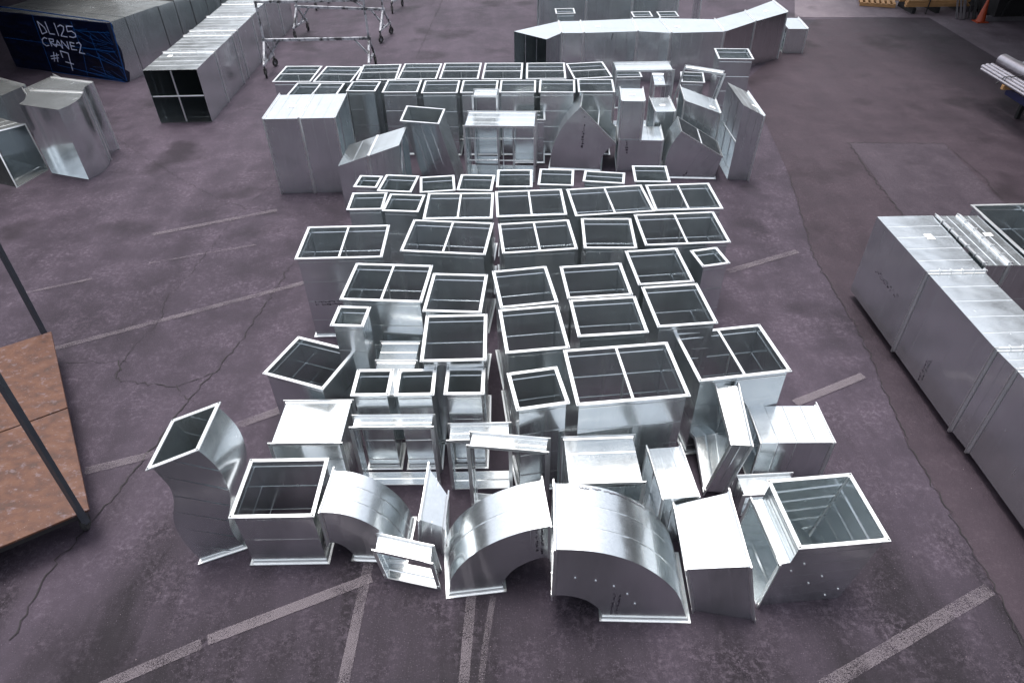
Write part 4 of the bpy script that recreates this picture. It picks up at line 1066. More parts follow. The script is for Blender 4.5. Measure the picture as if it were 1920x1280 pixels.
                  [(7.02, 21.44, 1.3), (7.01, 20.34, 1.3), (7.01, 20.34, 0.0), (7.02, 21.44, 0.0)], [(8.18, 22.55, 1.3), (8.2, 21.22, 1.3), (8.2, 21.22, 0.0), (8.18, 22.55, 0.0)]],
        'fl': [1, 2, 3, 4, 5, 6, 7],
        'fw': 0.03,
        'sections': True},
 'T2': {'name': 'box_duct',
        'label': 'small white-topped box beyond the right end of the long jointed duct',
        'group': 'long ducts around the yard',
        'rings': [[(8.593, 22.925, 0.7), (8.489, 21.729, 0.7), (8.489, 21.729, 0.0), (8.593, 22.925, 0.0)], [(9.211, 22.871, 0.7), (9.107, 21.675, 0.7), (9.107, 21.675, 0.0), (9.211, 22.871, 0.0)]],
        'fl': [0, 1],
        'beadn': [1]},
 'T3': {'name': 'long_duct',
        'label': 'long grey duct at the top edge behind the long jointed duct',
        'group': 'long ducts around the yard',
        'rings': [[(1.05, 24.2, 1.45), (1.05, 22.8, 1.45), (1.05, 22.8, 0.0), (1.05, 24.2, 0.0)], [(2.512, 24.2, 1.45), (2.512, 22.8, 1.45), (2.512, 22.8, 0.0), (2.512, 24.2, 0.0)],
                  [(3.931, 24.2, 1.45), (3.931, 22.8, 1.45), (3.931, 22.8, 0.0), (3.931, 24.2, 0.0)], [(5.35, 24.2, 1.45), (5.35, 22.8, 1.45), (5.35, 22.8, 0.0), (5.35, 24.2, 0.0)]],
        'fl': [0, 1, 2, 3]},
 'T3b': {'name': 'duct_frame',
         'label': 'dark open-ended box at the right end of the long grey duct',
         'group': 'long ducts around the yard',
         'rings': [[(5.373, 22.812, 1.45), (6.032, 22.789, 1.45), (6.032, 22.789, 0.0), (5.373, 22.812, 0.0)], [(5.408, 23.811, 1.45), (6.067, 23.788, 1.45), (6.067, 23.788, 0.0), (5.408, 23.811, 0.0)]],
         'fl': [0, 1]},
 'T40': {'name': 'upright_duct',
         'label': 'small upright duct showing its dark mouth just behind the long jointed duct',
         'group': 'long ducts around the yard',
         'rings': [[(1.5, 21.75, 0.0), (2.0, 21.75, 0.0), (2.0, 21.25, 0.0), (1.5, 21.25, 0.0)], [(1.5, 21.75, 1.39), (2.0, 21.75, 1.39), (2.0, 21.25, 1.39), (1.5, 21.25, 1.39)]],
         'fl': [0, 1]},
 'T41': {'name': 'upright_duct',
         'label': 'left one of two low tops peeping over the long jointed duct',
         'group': 'long ducts around the yard',
         'rings': [[(3.75, 21.7, 0.0), (4.25, 21.7, 0.0), (4.25, 21.2, 0.0), (3.75, 21.2, 0.0)], [(3.75, 21.7, 1.27), (4.25, 21.7, 1.27), (4.25, 21.2, 1.27), (3.75, 21.2, 1.27)]],
         'fl': [0, 1]},
 'T42': {'name': 'upright_duct',
         'label': 'right one of two low tops peeping over the long jointed duct',
         'group': 'long ducts around the yard',
         'rings': [[(4.5, 21.65, 0.0), (5.0, 21.65, 0.0), (5.0, 21.15, 0.0), (4.5, 21.15, 0.0)], [(4.5, 21.65, 1.27), (5.0, 21.65, 1.27), (5.0, 21.15, 1.27), (4.5, 21.15, 1.27)]],
         'fl': [0, 1]},
 'L2': {'name': 'long_duct',
        'label': 'square long duct with cross rods in its open end, left of the castered stands',
        'group': 'long ducts around the yard',
        'rings': [[(-8.88, 17.16, 1.31), (-7.56, 17.16, 1.31), (-7.56, 17.16, 0.0), (-8.88, 17.16, 0.0)], [(-8.88, 18.55, 1.31), (-7.56, 18.55, 1.31), (-7.56, 18.55, 0.0), (-8.88, 18.55, 0.0)],
                  [(-8.88, 20.03, 1.31), (-7.56, 20.03, 1.31), (-7.56, 20.03, 0.0), (-8.88, 20.03, 0.0)], [(-8.88, 20.5, 1.31), (-7.56, 20.5, 1.31), (-7.56, 20.5, 0.0), (-8.88, 20.5, 0.0)],
                  [(-8.88, 21.95, 1.31), (-7.56, 21.95, 1.31), (-7.56, 21.95, 0.0), (-8.88, 21.95, 0.0)], [(-8.88, 23.4, 1.31), (-7.56, 23.4, 1.31), (-7.56, 23.4, 0.0), (-8.88, 23.4, 0.0)],
                  [(-8.88, 24.8, 1.31), (-7.56, 24.8, 1.31), (-7.56, 24.8, 0.0), (-8.88, 24.8, 0.0)], [(-8.88, 26.2, 1.31), (-7.56, 26.2, 1.31), (-7.56, 26.2, 0.0), (-8.88, 26.2, 0.0)]],
        'fl': [1, 2, 3, 4, 5, 6],
        'fw': 0.03,
        'sections': True,
        'cleats': True,
        'backplate': (-1, 1, 0),  # unseen panel added at the far end to keep the mouth dark
        'rods': [((-8.22, 17.2, 0.02), (-8.22, 17.2, 1.29), 0.022), ((-8.86, 17.2, 0.66), (-7.58, 17.2, 0.66), 0.022)]},
 'R1': {'name': 'long_duct',
        'label': 'long grey duct running down the right edge with clipped joints on top',
        'group': 'long ducts around the yard',
        'rings': [[(5.57, 9.1, 1.47), (6.41, 9.1, 1.47), (6.41, 9.1, 0.12), (5.57, 9.1, 0.12)], [(5.6, 7.57, 1.47), (6.36, 7.57, 1.47), (6.36, 7.57, 0.12), (5.6, 7.57, 0.12)],
                  [(5.63, 5.98, 1.47), (6.39, 5.98, 1.47), (6.39, 5.98, 0.12), (5.63, 5.98, 0.12)], [(5.66, 5.62, 1.47), (6.42, 5.62, 1.47), (6.42, 5.62, 0.12), (5.66, 5.62, 0.12)],
                  [(5.69, 4.1, 1.47), (6.45, 4.1, 1.47), (6.45, 4.1, 0.12), (5.69, 4.1, 0.12)], [(5.72, 2.6, 1.47), (6.48, 2.6, 1.47), (6.48, 2.6, 0.12), (5.72, 2.6, 0.12)]],
        'fl': [1, 2, 3, 4],
        'fw': 0.03,
        'sections': True,
        'cleats': True,
        'endcap': True},
 'R2': {'name': 'branch_duct',
        'label': 'short branch duct joined to the right side of the long grey duct',
        'group': 'long ducts around the yard',
        'rings': [[(6.44, 9.08, 1.47), (6.44, 7.72, 1.47), (6.44, 7.72, 0.12), (6.44, 9.08, 0.12)], [(6.78, 9.07, 1.47), (6.78, 7.71, 1.47), (6.78, 7.71, 0.12), (6.78, 9.07, 0.12)],
                  [(7.08, 9.06, 1.47), (7.08, 7.7, 1.47), (7.08, 7.7, 0.12), (7.08, 9.06, 0.12)]],
        'fl': [0, 1],
        'fw': 0.03,
        'cleats': True},
 'R3': {'name': 'upright_duct',
        'label': 'open-topped duct standing behind the branch at the right edge',
        'group': 'long ducts around the yard',
        'rings': [[(7.14, 9.32, 0.0), (7.92, 9.32, 0.0), (7.92, 7.95, 0.0), (7.14, 7.95, 0.0)], [(7.14, 9.32, 1.5), (7.92, 9.32, 1.5), (7.92, 7.95, 1.5), (7.14, 7.95, 1.5)]],
        'fl': [0, 1]},
 'L3': {'name': 'offset_bend',
        'label': 'S-curved flat bend with a bright floor inside, at the left edge of the yard',
        'group': 'loose fittings at the left edge',
        'rings': [[(-10.25, 14.35, 1.56), (-9.24, 13.98, 1.56), (-9.24, 13.98, 0.0), (-10.25, 14.35, 0.0)], [(-10.249, 14.465, 1.56), (-9.179, 14.101, 1.56), (-9.179, 14.101, 0.0), (-10.249, 14.465, 0.0)],
                  [(-10.256, 14.58, 1.56), (-9.126, 14.227, 1.56), (-9.126, 14.227, 0.0), (-10.256, 14.58, 0.0)], [(-10.297, 14.699, 1.56), (-9.101, 14.373, 1.56), (-9.101, 14.373, 0.0), (-10.297, 14.699, 0.0)],
                  [(-10.354, 14.82, 1.56), (-9.097, 14.529, 1.56), (-9.097, 14.529, 0.0), (-10.354, 14.82, 0.0)], [(-10.397, 14.938, 1.56), (-9.113, 14.68, 1.56), (-9.113, 14.68, 0.0), (-10.397, 14.938, 0.0)],
                  [(-10.431, 15.055, 1.56), (-9.149, 14.828, 1.56), (-9.149, 14.828, 0.0), (-10.431, 15.055, 0.0)], [(-10.441, 15.191, 1.56), (-9.196, 14.972, 1.56), (-9.196, 14.972, 0.0), (-10.441, 15.191, 0.0)],
                  [(-10.428, 15.345, 1.56), (-9.258, 15.114, 1.56), (-9.258, 15.114, 0.0), (-10.428, 15.345, 0.0)], [(-10.419, 15.504, 1.56), (-9.3, 15.238, 1.56), (-9.3, 15.238, 0.0), (-10.419, 15.504, 0.0)],
                  [(-10.421, 15.674, 1.56), (-9.318, 15.34, 1.56), (-9.318, 15.34, 0.0), (-10.421, 15.674, 0.0)], [(-10.419, 15.821, 1.56), (-9.319, 15.436, 1.56), (-9.319, 15.436, 0.0), (-10.419, 15.821, 0.0)],
                  [(-10.41, 15.926, 1.56), (-9.302, 15.529, 1.56), (-9.302, 15.529, 0.0), (-10.41, 15.926, 0.0)], [(-10.4, 16.02, 1.56), (-9.28, 15.62, 1.56), (-9.28, 15.62, 0.0), (-10.4, 16.02, 0.0)]],
        'fl': [7, 13],
        'fw': 0.025,
        'capend': False},
 'L3b': {'name': 'duct_frame',
         'label': 'short flanged piece behind the S-curved flat bend at the left',
         'group': 'loose fittings at the left edge',
         'rings': [[(-11.42, 16.35, 1.2), (-11.04, 15.85, 1.2), (-11.04, 15.85, 0.0), (-11.42, 16.35, 0.0)], [(-11.15, 17.3, 1.2), (-10.75, 16.95, 1.2), (-10.75, 16.95, 0.0), (-11.15, 17.3, 0.0)]],
         'fl': [0, 1]},
 'L3c': {'name': 'box_duct',
         'label': 'dark open-mouthed box lying low at the left edge of the picture',
         'group': 'loose fittings at the left edge',
         'rings': [[(-10.55, 14.66, 1.0), (-11.05, 14.2, 1.0), (-10.66, 13.69, 0.0), (-10.41, 14.53, 0.0)], [(-11.8, 15.35, 1.0), (-12.3, 14.9, 1.0), (-12.2, 14.3, 0.0), (-11.9, 15.3, 0.0)]],
         'fl': [0],
         'fw': 0.025,
         'backplate': (1, 1, 0)},  # back end closed by an added panel so the inside stays dark
 'L3d': {'name': 'box_duct',
         'label': 'shiny box cut off by the left picture edge above the dark open-mouthed box',
         'group': 'loose fittings at the left edge',
         'rings': [[(-13.3, 16.6, 1.1), (-12.0, 15.9, 1.1), (-12.0, 15.9, 0.0), (-13.3, 16.6, 0.0)], [(-12.9, 17.6, 1.1), (-11.7, 16.9, 1.1), (-11.7, 16.9, 0.0), (-12.9, 17.6, 0.0)]],
         'fl': [0, 1]}}
STENCILS = [('u1', [-2.945, 8.328, 0.631], [-2.558, 8.33, 0.639], [0.004, -1.0, 0.0], 0.035, 2), ('C6', [1.613, 13.958, 1.21], [1.601, 13.959, 0.555], [-0.146, -0.989, 0.0], 0.07, 1),
 ('C7', [2.534, 13.801, 0.697], [2.543, 13.8, 0.445], [-0.096, -0.995, 0.0], 0.06, 1), ('C14', [3.808, 13.457, 0.166], [3.744, 13.463, 0.035], [-0.096, -0.995, 0.0], 0.06, 1),
 ('E1', [0.228, 3.98, 1.03], [0.237, 3.981, 0.61], [0.105, -0.995, 0.0], 0.035, 2), ('E2', [0.988, 3.585, 0.481], [0.976, 3.585, 0.104], [-0.045, -0.999, 0.0], 0.035, 2),
 ('R1', [5.57, 8.634, 0.8], [5.57, 7.969, 0.79], [-1.0, -0.0, 0.0], 0.05, 1), ('R1', [5.593, 6.841, 0.561], [5.593, 6.843, 0.146], [-1.0, -0.017, 0.0], 0.05, 1),
 ('T1', [2.909, 19.597, 1.298], [2.902, 19.597, 1.04], [0.035, -0.999, 0.0], 0.06, 1)]
RIVETS = [('E2', [0.56, 3.604, 0.751], -2.6), ('E2', [0.759, 3.595, 0.709], -2.6), ('E2', [0.941, 3.587, 0.615], -2.6), ('E2', [1.083, 3.58, 0.481], -2.6), ('E2', [1.174, 3.576, 0.303], -2.6),
 ('Z2', [2.815, 3.723, 0.718], 3.9), ('Z2', [2.708, 3.716, 0.611], 3.9), ('Z2', [3.063, 3.74, 0.464], 3.9), ('Z2', [2.953, 3.732, 0.352], 3.9), ('Z2', [3.31, 3.757, 0.188], 3.9),
 ('Z2', [3.198, 3.749, 0.089], 3.9)]
LINES = [([[-1.582, 4.111], [-3.147, 3.447]], 0.15, 0.4), ([[-3.2, 3.409], [-4.197, 2.921]], 0.15, 0.62), ([[-1.637, 4.329], [-1.694, 2.944]], 0.14, 0.6), ([[-0.488, 3.885], [-0.536, 2.871]], 0.13, 0.62),
 ([[-0.255, 3.861], [-0.331, 3.332], [-0.374, 2.868]], 0.08, 0.75), ([[-7.083, 8.138], [-3.453, 9.856]], 0.13, 0.62), ([[-5.442, 5.689], [-4.665, 5.951]], 0.16, 0.6),
 ([[-3.766, 6.415], [-3.194, 6.721]], 0.17, 0.6), ([[-6.895, 11.536], [-4.698, 12.407]], 0.14, 0.6), ([[-8.388, 9.636], [-7.372, 10.05]], 0.08, 0.6), ([[3.781, 9.867], [5.189, 10.469]], 0.15, 0.6),
 ([[3.864, 6.627], [5.018, 7.154]], 0.15, 0.4), ([[2.861, 2.851], [4.989, 3.822]], 0.17, 0.62), ([[-6.541, 10.513], [-4.765, 11.082]], 0.07, 0.85)]
CRACKS = [([[-3.927, 10.413], [-4.065, 9.359], [-4.23, 8.238], [-4.365, 7.621], [-4.585, 6.898]], 0.03),
 ([[-5.576, 11.114], [-5.666, 10.221], [-5.839, 9.422], [-5.701, 8.829], [-5.858, 8.162], [-5.855, 7.491]], 0.02), ([[-6.748, 7.792], [-6.189, 7.798], [-5.798, 7.822]], 0.018),
 ([[-5.92, 7.826], [-5.824, 7.548], [-5.829, 7.433], [-5.348, 7.304], [-4.858, 7.233], [-4.407, 7.504]], 0.028), ([[-4.858, 7.233], [-4.612, 6.974], [-4.46, 6.926]], 0.02),
 ([[-4.585, 6.898], [-4.776, 5.882], [-4.925, 5.134], [-5.17, 4.346], [-5.174, 3.491]], 0.04),
 ([[6.024, 13.468], [5.425, 10.318], [5.349, 7.923], [5.061, 5.882], [5.065, 4.805], [5.044, 3.669], [4.947, 2.958]], 0.032), ([[-2.435, 29.154], [-2.795, 21.959]], 0.03),
 ([[-6.956, 18.002], [-6.074, 17.877]], 0.02), ([[7.943, 15.087], [10.07, 14.919]], 0.04), ([[7.919, 15.088], [7.716, 13.139], [7.668, 11.563]], 0.05),
 ([[10.07, 14.919], [10.043, 13.281], [9.796, 11.682]], 0.03), ([[-10.008, 16.576], [-7.367, 14.09], [-5.9, 12.797], [-4.67, 12.296]], 0.015),
 ([[-4.976, 13.979], [-5.341, 12.772], [-5.517, 11.906], [-5.576, 11.114]], 0.015)]
APRON = [[10.187, 25.647], [14.718, 25.23], [14.514, 18.335], [19.174, 18.058], [30.421, 31.771], [12.792, 33.481]]
PATCH = [[7.943, 15.087], [10.07, 14.919], [9.788, 11.578], [7.626, 11.361]]
NEWER = [[6.77, 19.439], [6.024, 13.468], [5.425, 10.318], [5.349, 7.923], [5.061, 5.882], [5.065, 4.805], [5.044, 3.669], [5.018, 2.906], [8.702, 2.83], [12.743, 8.199], [14.444, 18.34], [14.686, 25.165], [10.847, 25.391]]
WRITING = [[[[-13.499, 21.285, 1.463], [-13.513, 21.29, 1.12]], [[-13.499, 21.285, 1.463], [-13.326, 21.216, 1.315], [-13.305, 21.208, 1.191], [-13.513, 21.29, 1.12]],
  [[-13.212, 21.172, 1.478], [-13.22, 21.175, 1.153], [-13.045, 21.105, 1.152]], [[-12.891, 21.044, 1.464], [-12.91, 21.052, 1.123]],
  [[-12.808, 21.012, 1.382], [-12.689, 20.964, 1.436], [-12.597, 20.928, 1.388], [-12.647, 20.948, 1.294], [-12.828, 21.019, 1.126], [-12.609, 20.933, 1.116]],
  [[-12.264, 20.796, 1.432], [-12.482, 20.883, 1.42], [-12.52, 20.898, 1.271], [-12.365, 20.836, 1.296], [-12.264, 20.796, 1.238], [-12.276, 20.801, 1.158], [-12.399, 20.85, 1.119], [-12.515, 20.896, 1.136]]],
 [[[-13.414, 21.251, 0.997], [-13.49, 21.281, 1.025], [-13.613, 21.33, 0.956], [-13.637, 21.339, 0.848], [-13.548, 21.304, 0.786], [-13.444, 21.263, 0.808]], [[-13.34, 21.222, 1.004], [-13.344, 21.224, 0.794]],
  [[-13.34, 21.222, 1.004], [-13.182, 21.16, 1.002], [-13.204, 21.168, 0.935], [-13.34, 21.222, 0.911], [-13.173, 21.156, 0.798]], [[-13.176, 21.157, 0.793], [-13.04, 21.103, 0.985], [-12.959, 21.071, 0.772]],
  [[-13.197, 21.166, 0.854], [-13.008, 21.091, 0.849]], [[-12.959, 21.071, 0.772], [-12.897, 21.047, 0.998], [-12.733, 20.982, 0.77], [-12.695, 20.967, 0.982]],
  [[-12.454, 20.871, 0.959], [-12.595, 20.927, 0.973], [-12.629, 20.941, 0.769], [-12.446, 20.868, 0.775]], [[-12.612, 20.934, 0.875], [-12.483, 20.883, 0.875]],
  [[-12.36, 20.834, 0.968], [-12.254, 20.793, 1.0], [-12.214, 20.777, 0.935], [-12.307, 20.814, 0.811], [-12.392, 20.847, 0.705], [-12.204, 20.773, 0.694]]],
 [[[-13.38, 21.238, 0.618], [-13.487, 21.28, 0.35]], [[-13.283, 21.199, 0.599], [-13.365, 21.232, 0.346]], [[-13.554, 21.307, 0.488], [-13.219, 21.174, 0.558]], [[-13.57, 21.313, 0.414], [-13.277, 21.197, 0.468]],
  [[-13.107, 21.13, 0.497], [-13.096, 21.125, 0.688], [-12.831, 21.021, 0.643], [-12.883, 21.041, 0.401], [-12.928, 21.059, 0.142]], [[-13.064, 21.113, 0.377], [-12.794, 21.006, 0.338]]]]
FOLDS = [[[-15.104, 21.92, 0.879], [-11.084, 20.33, 0.839]], [[-12.135, 20.746, 0.712], [-11.185, 20.369, 0.436]], [[-11.695, 20.571, 0.709], [-10.976, 20.287, 0.388]], [[-12.91, 21.052, 0.205], [-11.151, 20.356, 0.0]],
 [[-12.235, 20.785, 0.277], [-11.12, 20.344, 0.004]], [[-13.761, 21.388, 0.016], [-11.095, 20.334, -0.005]], [[-15.164, 21.944, -0.01], [-13.775, 21.394, -0.011]], [[-13.601, 21.325, 1.652], [-13.761, 21.388, 0.016]],
 [[-11.748, 20.592, 1.25], [-11.735, 20.587, 0.139]], [[-11.702, 20.574, 0.755], [-11.742, 20.59, 0.187]], [[-12.255, 20.793, 1.562], [-12.261, 20.795, 0.7]], [[-12.261, 20.795, 0.7], [-12.434, 20.863, 0.062]],
 [[-12.144, 20.749, 1.327], [-11.009, 20.3, 1.36]], [[-12.205, 20.773, 0.867], [-11.079, 20.327, 0.85]], [[-13.445, 21.264, 0.246], [-11.184, 20.369, 0.057]], [[-14.734, 21.773, 1.766], [-10.891, 20.253, 1.67]],
 [[-10.852, 20.238, 1.635], [-11.042, 20.313, 0.049]]]
# ================================================================= the ground
bm = bmesh.new(); s = 400
# one sheet, finer near the yard so that it is gently uneven
xs = [-s, -120, -40]+[-24+i*1.0 for i in range(49)]+[40, 120, s]; ys = [-s, -120, -40]+[-6+i*1.0 for i in range(50)]+[60, 120, s]
grid = [[bm.verts.new((x, y, 0)) for x in xs] for y in ys]
for j in range(len(ys)-1):
    for i in range(len(xs)-1): bm.faces.new((grid[j][i], grid[j][i+1], grid[j+1][i+1], grid[j+1][i]))
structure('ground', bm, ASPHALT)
def flat(name, poly, z, material):
    area = sum(a[0]*b[1]-b[0]*a[1] for a, b in zip(poly, poly[1:]+poly[:1]))
    bm = bmesh.new(); f = bm.faces.new([bm.verts.new((*p, z)) for p in (poly if area > 0 else poly[::-1])])
    bm.normal_update(); bmesh.ops.triangulate(bm, faces=[f])
    return structure(name, bm, material)
flat('newer_asphalt', NEWER, .0035, NEWERM)
flat('concrete_apron', APRON, .007, CONCRETE)
flat('asphalt_patch', PATCH, .007, PATCHM)
def ribbon(pts, wd, z, jit=0, sub=.25):
    """strip along a polyline on the ground; jit roughens its width"""
    P = []
    for a, b in zip(pts[:-1], pts[1:]):
        a, b = V((*a, 0)), V((*b, 0)); n = max(1, int((b-a).length/sub))
        P += [a.lerp(b, i/n) for i in range(n)]
    P.append(V((*pts[-1], 0))); bm = bmesh.new(); prev = None
    for i, p in enumerate(P):
        d = (P[min(i+1, len(P)-1)]-P[max(i-1, 0)]).normalized(); q = V((-d.y, d.x, 0))
        if jit: p = p+q*R_.gauss(0, jit*1.6)+d*R_.gauss(0, jit)
        l = wd/2*(1+(R_.uniform(-.65, .5) if jit else R_.uniform(-.04, .04)))
        A, B = bm.verts.new(p+q*l+V((0, 0, z))), bm.verts.new(p-q*l+V((0, 0, z)))
        if prev: bm.faces.new((prev[0], prev[1], B, A))
        prev = (A, B)
    return bm
for i, (pts, wd, wear) in enumerate(LINES):
    wr_ = round(wear, 2)
    if wr_ not in PAINTS: PAINTS[wr_] = paint('worn_white_paint', .365+wr_*.18, .76-.4*wr_)
    structure('painted_line', ribbon(pts, wd*.8, .0115+.0004*i), PAINTS[wr_])
for i, (pts, wd) in enumerate(CRACKS):
    structure('ground_crack', ribbon(pts, wd*.4, .0095+.0001*i, .012, .07), TAR)

# ================================================================= unseen sheds added on both sides to darken the edges of the yard
def shed(label, x0, x1, xw, y0, y1, zr):
    base = V(((x0+x1)/2, (y0+y1)/2, 0)); t = thing('added_shade_shed', label, 'shed', base, 'unseen sheds added for shade')
    bm = bmesh.new(); box(bm, V((0, 0, zr+.15)), (abs(x1-x0), y1-y0, .2)); mesh_obj('shade_shed_roof', bm, SHADE_SHEDM, t)
    bm = bmesh.new(); box(bm, V((xw, (y0+y1)/2, zr/2))-base, (.25, y1-y0, zr)); mesh_obj('shade_shed_wall', bm, SHADE_SHEDM, t)
    e = min((x0, x1), key=abs); s = 1 if e > 0 else -1
    for y in [y0+.4+k*(y1-y0-.8)/4 for k in range(5)]:
        bm = bmesh.new(); beam(bm, V((e+s*5.5, y, 0))-base, V((e+s*5.5, y, zr))-base, .25); mesh_obj('post', bm, SHADE_SHEDM, t)
SHADE_SHEDM = plain('shade_shed_steel', (.05, .048, .05), .8, 0, .25, 1.2)
shed('unseen open shed added to shade the left side of the yard', -34, -13.5, -24, -4, 46, 6.2)
shed('unseen open shed added to shade the right side of the yard', 34, 12.0, 24, -4, 30.5, 6.4)

# ================================================================= ducts and fittings
for k, d in DUCTS.items(): build_duct(k, d)
for k, a, b, n, hh, rows in STENCILS:
    t, base = BUILT[k]; a, b, n = V(a), V(b), V(n); u = (b-a).normalized(); L = (b-a).length; q = n.cross(u)
    bm = bmesh.new()
    for r in range(rows):
        x = 0.0
        while x < L:
            wl = R_.choice((.25, .4, .6, .9))*hh
            if R_.random() < .78:
                for _ in range(R_.choice((1, 2, 2))):
                    c = a+u*(x+wl/2)+q*((r-(rows-1)/2)*hh*1.5+R_.uniform(-.3, .3)*hh)+n*.0045-base
                    box(bm, c, (wl*R_.uniform(.6, .95), hh*R_.uniform(.25, .5), .0015), (u, q, n))
            x += wl+hh*.2
    o_ = mesh_obj('stencil_mark', bm, INK, t); o_['kind'] = 'stuff'
for k, p, yaw in RIVETS:
    t, base = BUILT[k]; y = math.radians(yaw); n = V((math.sin(y), -math.cos(y), 0)); c = V(p)-base
    bm = bmesh.new(); rod(bm, c, c+n*.008, .010, 8); mesh_obj('rivet', bm, RIVET, t)
# paper part labels stuck on tops
for k, i, fu, fv, sz in (('C7u', 0, .5, .5, .09), ('C8', 0, .5, .55, .09), ('C13', 0, .8, .75, .1), ('C15', 0, .75, .7, .09), ('T1', 2, .3, .5, .1), ('T1', 4, .2, .6, .1), ('T1', 6, .5, .5, .1), ('C1', 0, .6, .5, .12), ('R1', 0, .4, .6, .11), ('R2', 1, .5, .4, .09), ('L2', 0, .8, .2, .11), ('C10b', 0, .5, .6, .07)):
    t, base = BUILT[k]; q0, q1 = [[V(p)-base for p in DUCTS[k]['rings'][j]] for j in (i, i+1)]
    if k == 'C10b' or k in ('L2', 'R1'): A, B, C_, D_ = q0[0], q0[1], q1[1], q1[0]
    else: A, B, C_, D_ = q0[0], q0[1], q1[1], q1[0]
    p = A.lerp(D_, fu).lerp(B.lerp(C_, fu), fv); e1 = (D_-A).normalized(); e2 = (B-A).normalized(); nz_ = e1.cross(e2).normalized(); nz_ = nz_ if nz_.z > 0 else -nz_
    e2 = nz_.cross(e1); bm = bmesh.new(); box(bm, p+nz_*.0045, (sz*1.3, sz, .001), (e1, e2, nz_)); mesh_obj('paper_label', bm, LABEL, t)
# smudged print along the rear edge of the largest elbow's heel
t, base = BUILT['E2']; RE = DUCTS['E2']['rings']; bm = bmesh.new()
for i in range(3, 11):
    a, b = V(RE[i][0])-base, V(RE[i+1][0])-base; inn = (V(RE[i][3])-V(RE[i][0])).normalized(); u = (b-a).normalized(); nn = inn.cross(u); nn = nn if nn.z > 0 else -nn
    for j in range(3):
        if i == 3:
            c = a.lerp(b, (j+.5)/3)+inn*.035+nn*.005
            for dx, dy, w_, h_ in ((-.016, -.004, .006, .022), (0, .012, .028, .006), (.014, .003, .006, .014)): box(bm, c+u*dx+inn*dy, (w_, h_, .0015), (u, inn, nn))
        elif R_.random() < .7: box(bm, a.lerp(b, (j+.5)/3)+inn*R_.uniform(.03, .04)+nn*.006, (.035, R_.uniform(.004, .009), .0015), (u, inn, nn))
o_ = mesh_obj('stencil_mark', bm, INK, t); o_['kind'] = 'stuff'
# turning vanes across the mitre of the stepped elbow
t, base = BUILT['Z2']; r1 = [V(p)-base for p in DUCTS['Z2']['rings'][1]]
r0 = [V(p)-base for p in DUCTS['Z2']['rings'][0]]; i0, i1 = expand(r0, -.012), expand(r1, -.012)
for c_ in (0, 3):
    bm = bmesh.new(); rod(bm, i0[c_], i1[c_], .010, 6); mesh_obj('corner_seam', bm, FLANGE, t)
dep = r1[0]-r1[3]; thr, heel = r1[2], r1[3]
for i in range(1, 12):
    c = thr.lerp(heel, i/12); bm = bmesh.new(); e = (r1[3]-r1[2]); ux = V((e.x, e.y, 0)).normalized(); prev = None
    for j in range(6):
        q = j/5*math.pi/2; p = c+ux*(-.06+.10*math.sin(q))+V((0, 0, .045-.10*(1-math.cos(q)))); p = c+ux*(.05*math.cos(q)-.045)+V((0, 0, -.05*math.sin(q)+.05))+ux*(-.05*(q/(math.pi/2)))
        A, B = bm.verts.new(p+dep*.01), bm.verts.new(p+dep*.99)
        if prev: bm.faces.new((prev[0], prev[1], B, A))
        prev = (A, B)
    bmesh.ops.solidify(bm, geom=bm.faces[:], thickness=.003); mesh_obj('turning_vane', bm, SHEET, t)

# loose grit swept over the asphalt
bm = bmesh.new()
for _ in range(700):
    x, y = R_.uniform(-7, 8), R_.uniform(2.6, 14); r = R_.choice((.003, .004, .005, .007, .010)); c = V((x, y, r*.4))
    T = [c+V((r*R_.uniform(.6, 1.2)*math.cos(q), r*R_.uniform(.6, 1.2)*math.sin(q), -r*.4)) for q in (0, 2.1, 4.2)]; vs4 = [bm.verts.new(p) for p in T]+[bm.verts.new(c+V((0, 0, r)))]
    for f in ((0, 1, 3), (1, 2, 3), (2, 0, 3)): bm.faces.new([vs4[q] for q in f])
g_ = mesh_obj('grit', bm, plain('stone_grit', (.16, .13, .14), .8, 0, .6, 3)); g_['kind'] = 'stuff'; g_['label'] = 'loose pale grit scattered over the asphalt'

# ================================================================= wrapped stack at the top left
C0 = V((-11.06, 20.34, 0)); U = V((-.9303, .3668, 0)).normalized(); D = V((.3668, .9303, 0)).normalized(); Wd = 4.42; HT = 1.60
st = thing('wrapped_duct_stack', 'large row of wide duct sections with its end wrapped in dark blue film marked DL125', 'duct stack', C0+V((0, 0, .004)), 'long ducts around the yard')
for i in range(11):
    y0 = .03+i*.66; dp = .63; x0 = R_.uniform(0, .05) if i else 0; zt = HT-(R_.uniform(0, .03) if i else .0)
    rings = [[U*(x0+Wd)+D*y+V((0, 0, zt)), U*x0+D*y+V((0, 0, zt)), U*x0+D*y, U*(x0+Wd)+D*y] for y in (y0, y0+dp)]
    bm = bmesh.new(); loft_body(bm, rings, .006); bmesh.ops.recalc_face_normals(bm, faces=bm.faces[:]); seg_beads(bm, rings[0], rings[1], 1)
    s_ = mesh_obj('section', bm, SHEET, st)
    if i:
        g0 = [p-D*.034 for p in expand(rings[0], -.012)]; bm = bmesh.new(); plate_ring(bm, g0, expand(g0, -.03), D*.038); mesh_obj('gap_shade_ring', bm, DARKSTEEL, s_)  # dark ring set in each gap, standing in for its shade
bm = bmesh.new()
nx, nz = 36, 14; gridv = []
for j in range(nz+1):
    row = []
    for i in range(nx+1):
        u_ = i/nx; v_ = j/nz
        off = .012+.012*math.sin(u_*23+v_*7)*math.sin(v_*11+u_*5)+R_.uniform(0, .006)
        row.append(bm.verts.new(U*(Wd*(1.004-u_*1.008))-D*max(.004, off)+V((0, 0, v_*(HT+.004)))))
    gridv.append(row)
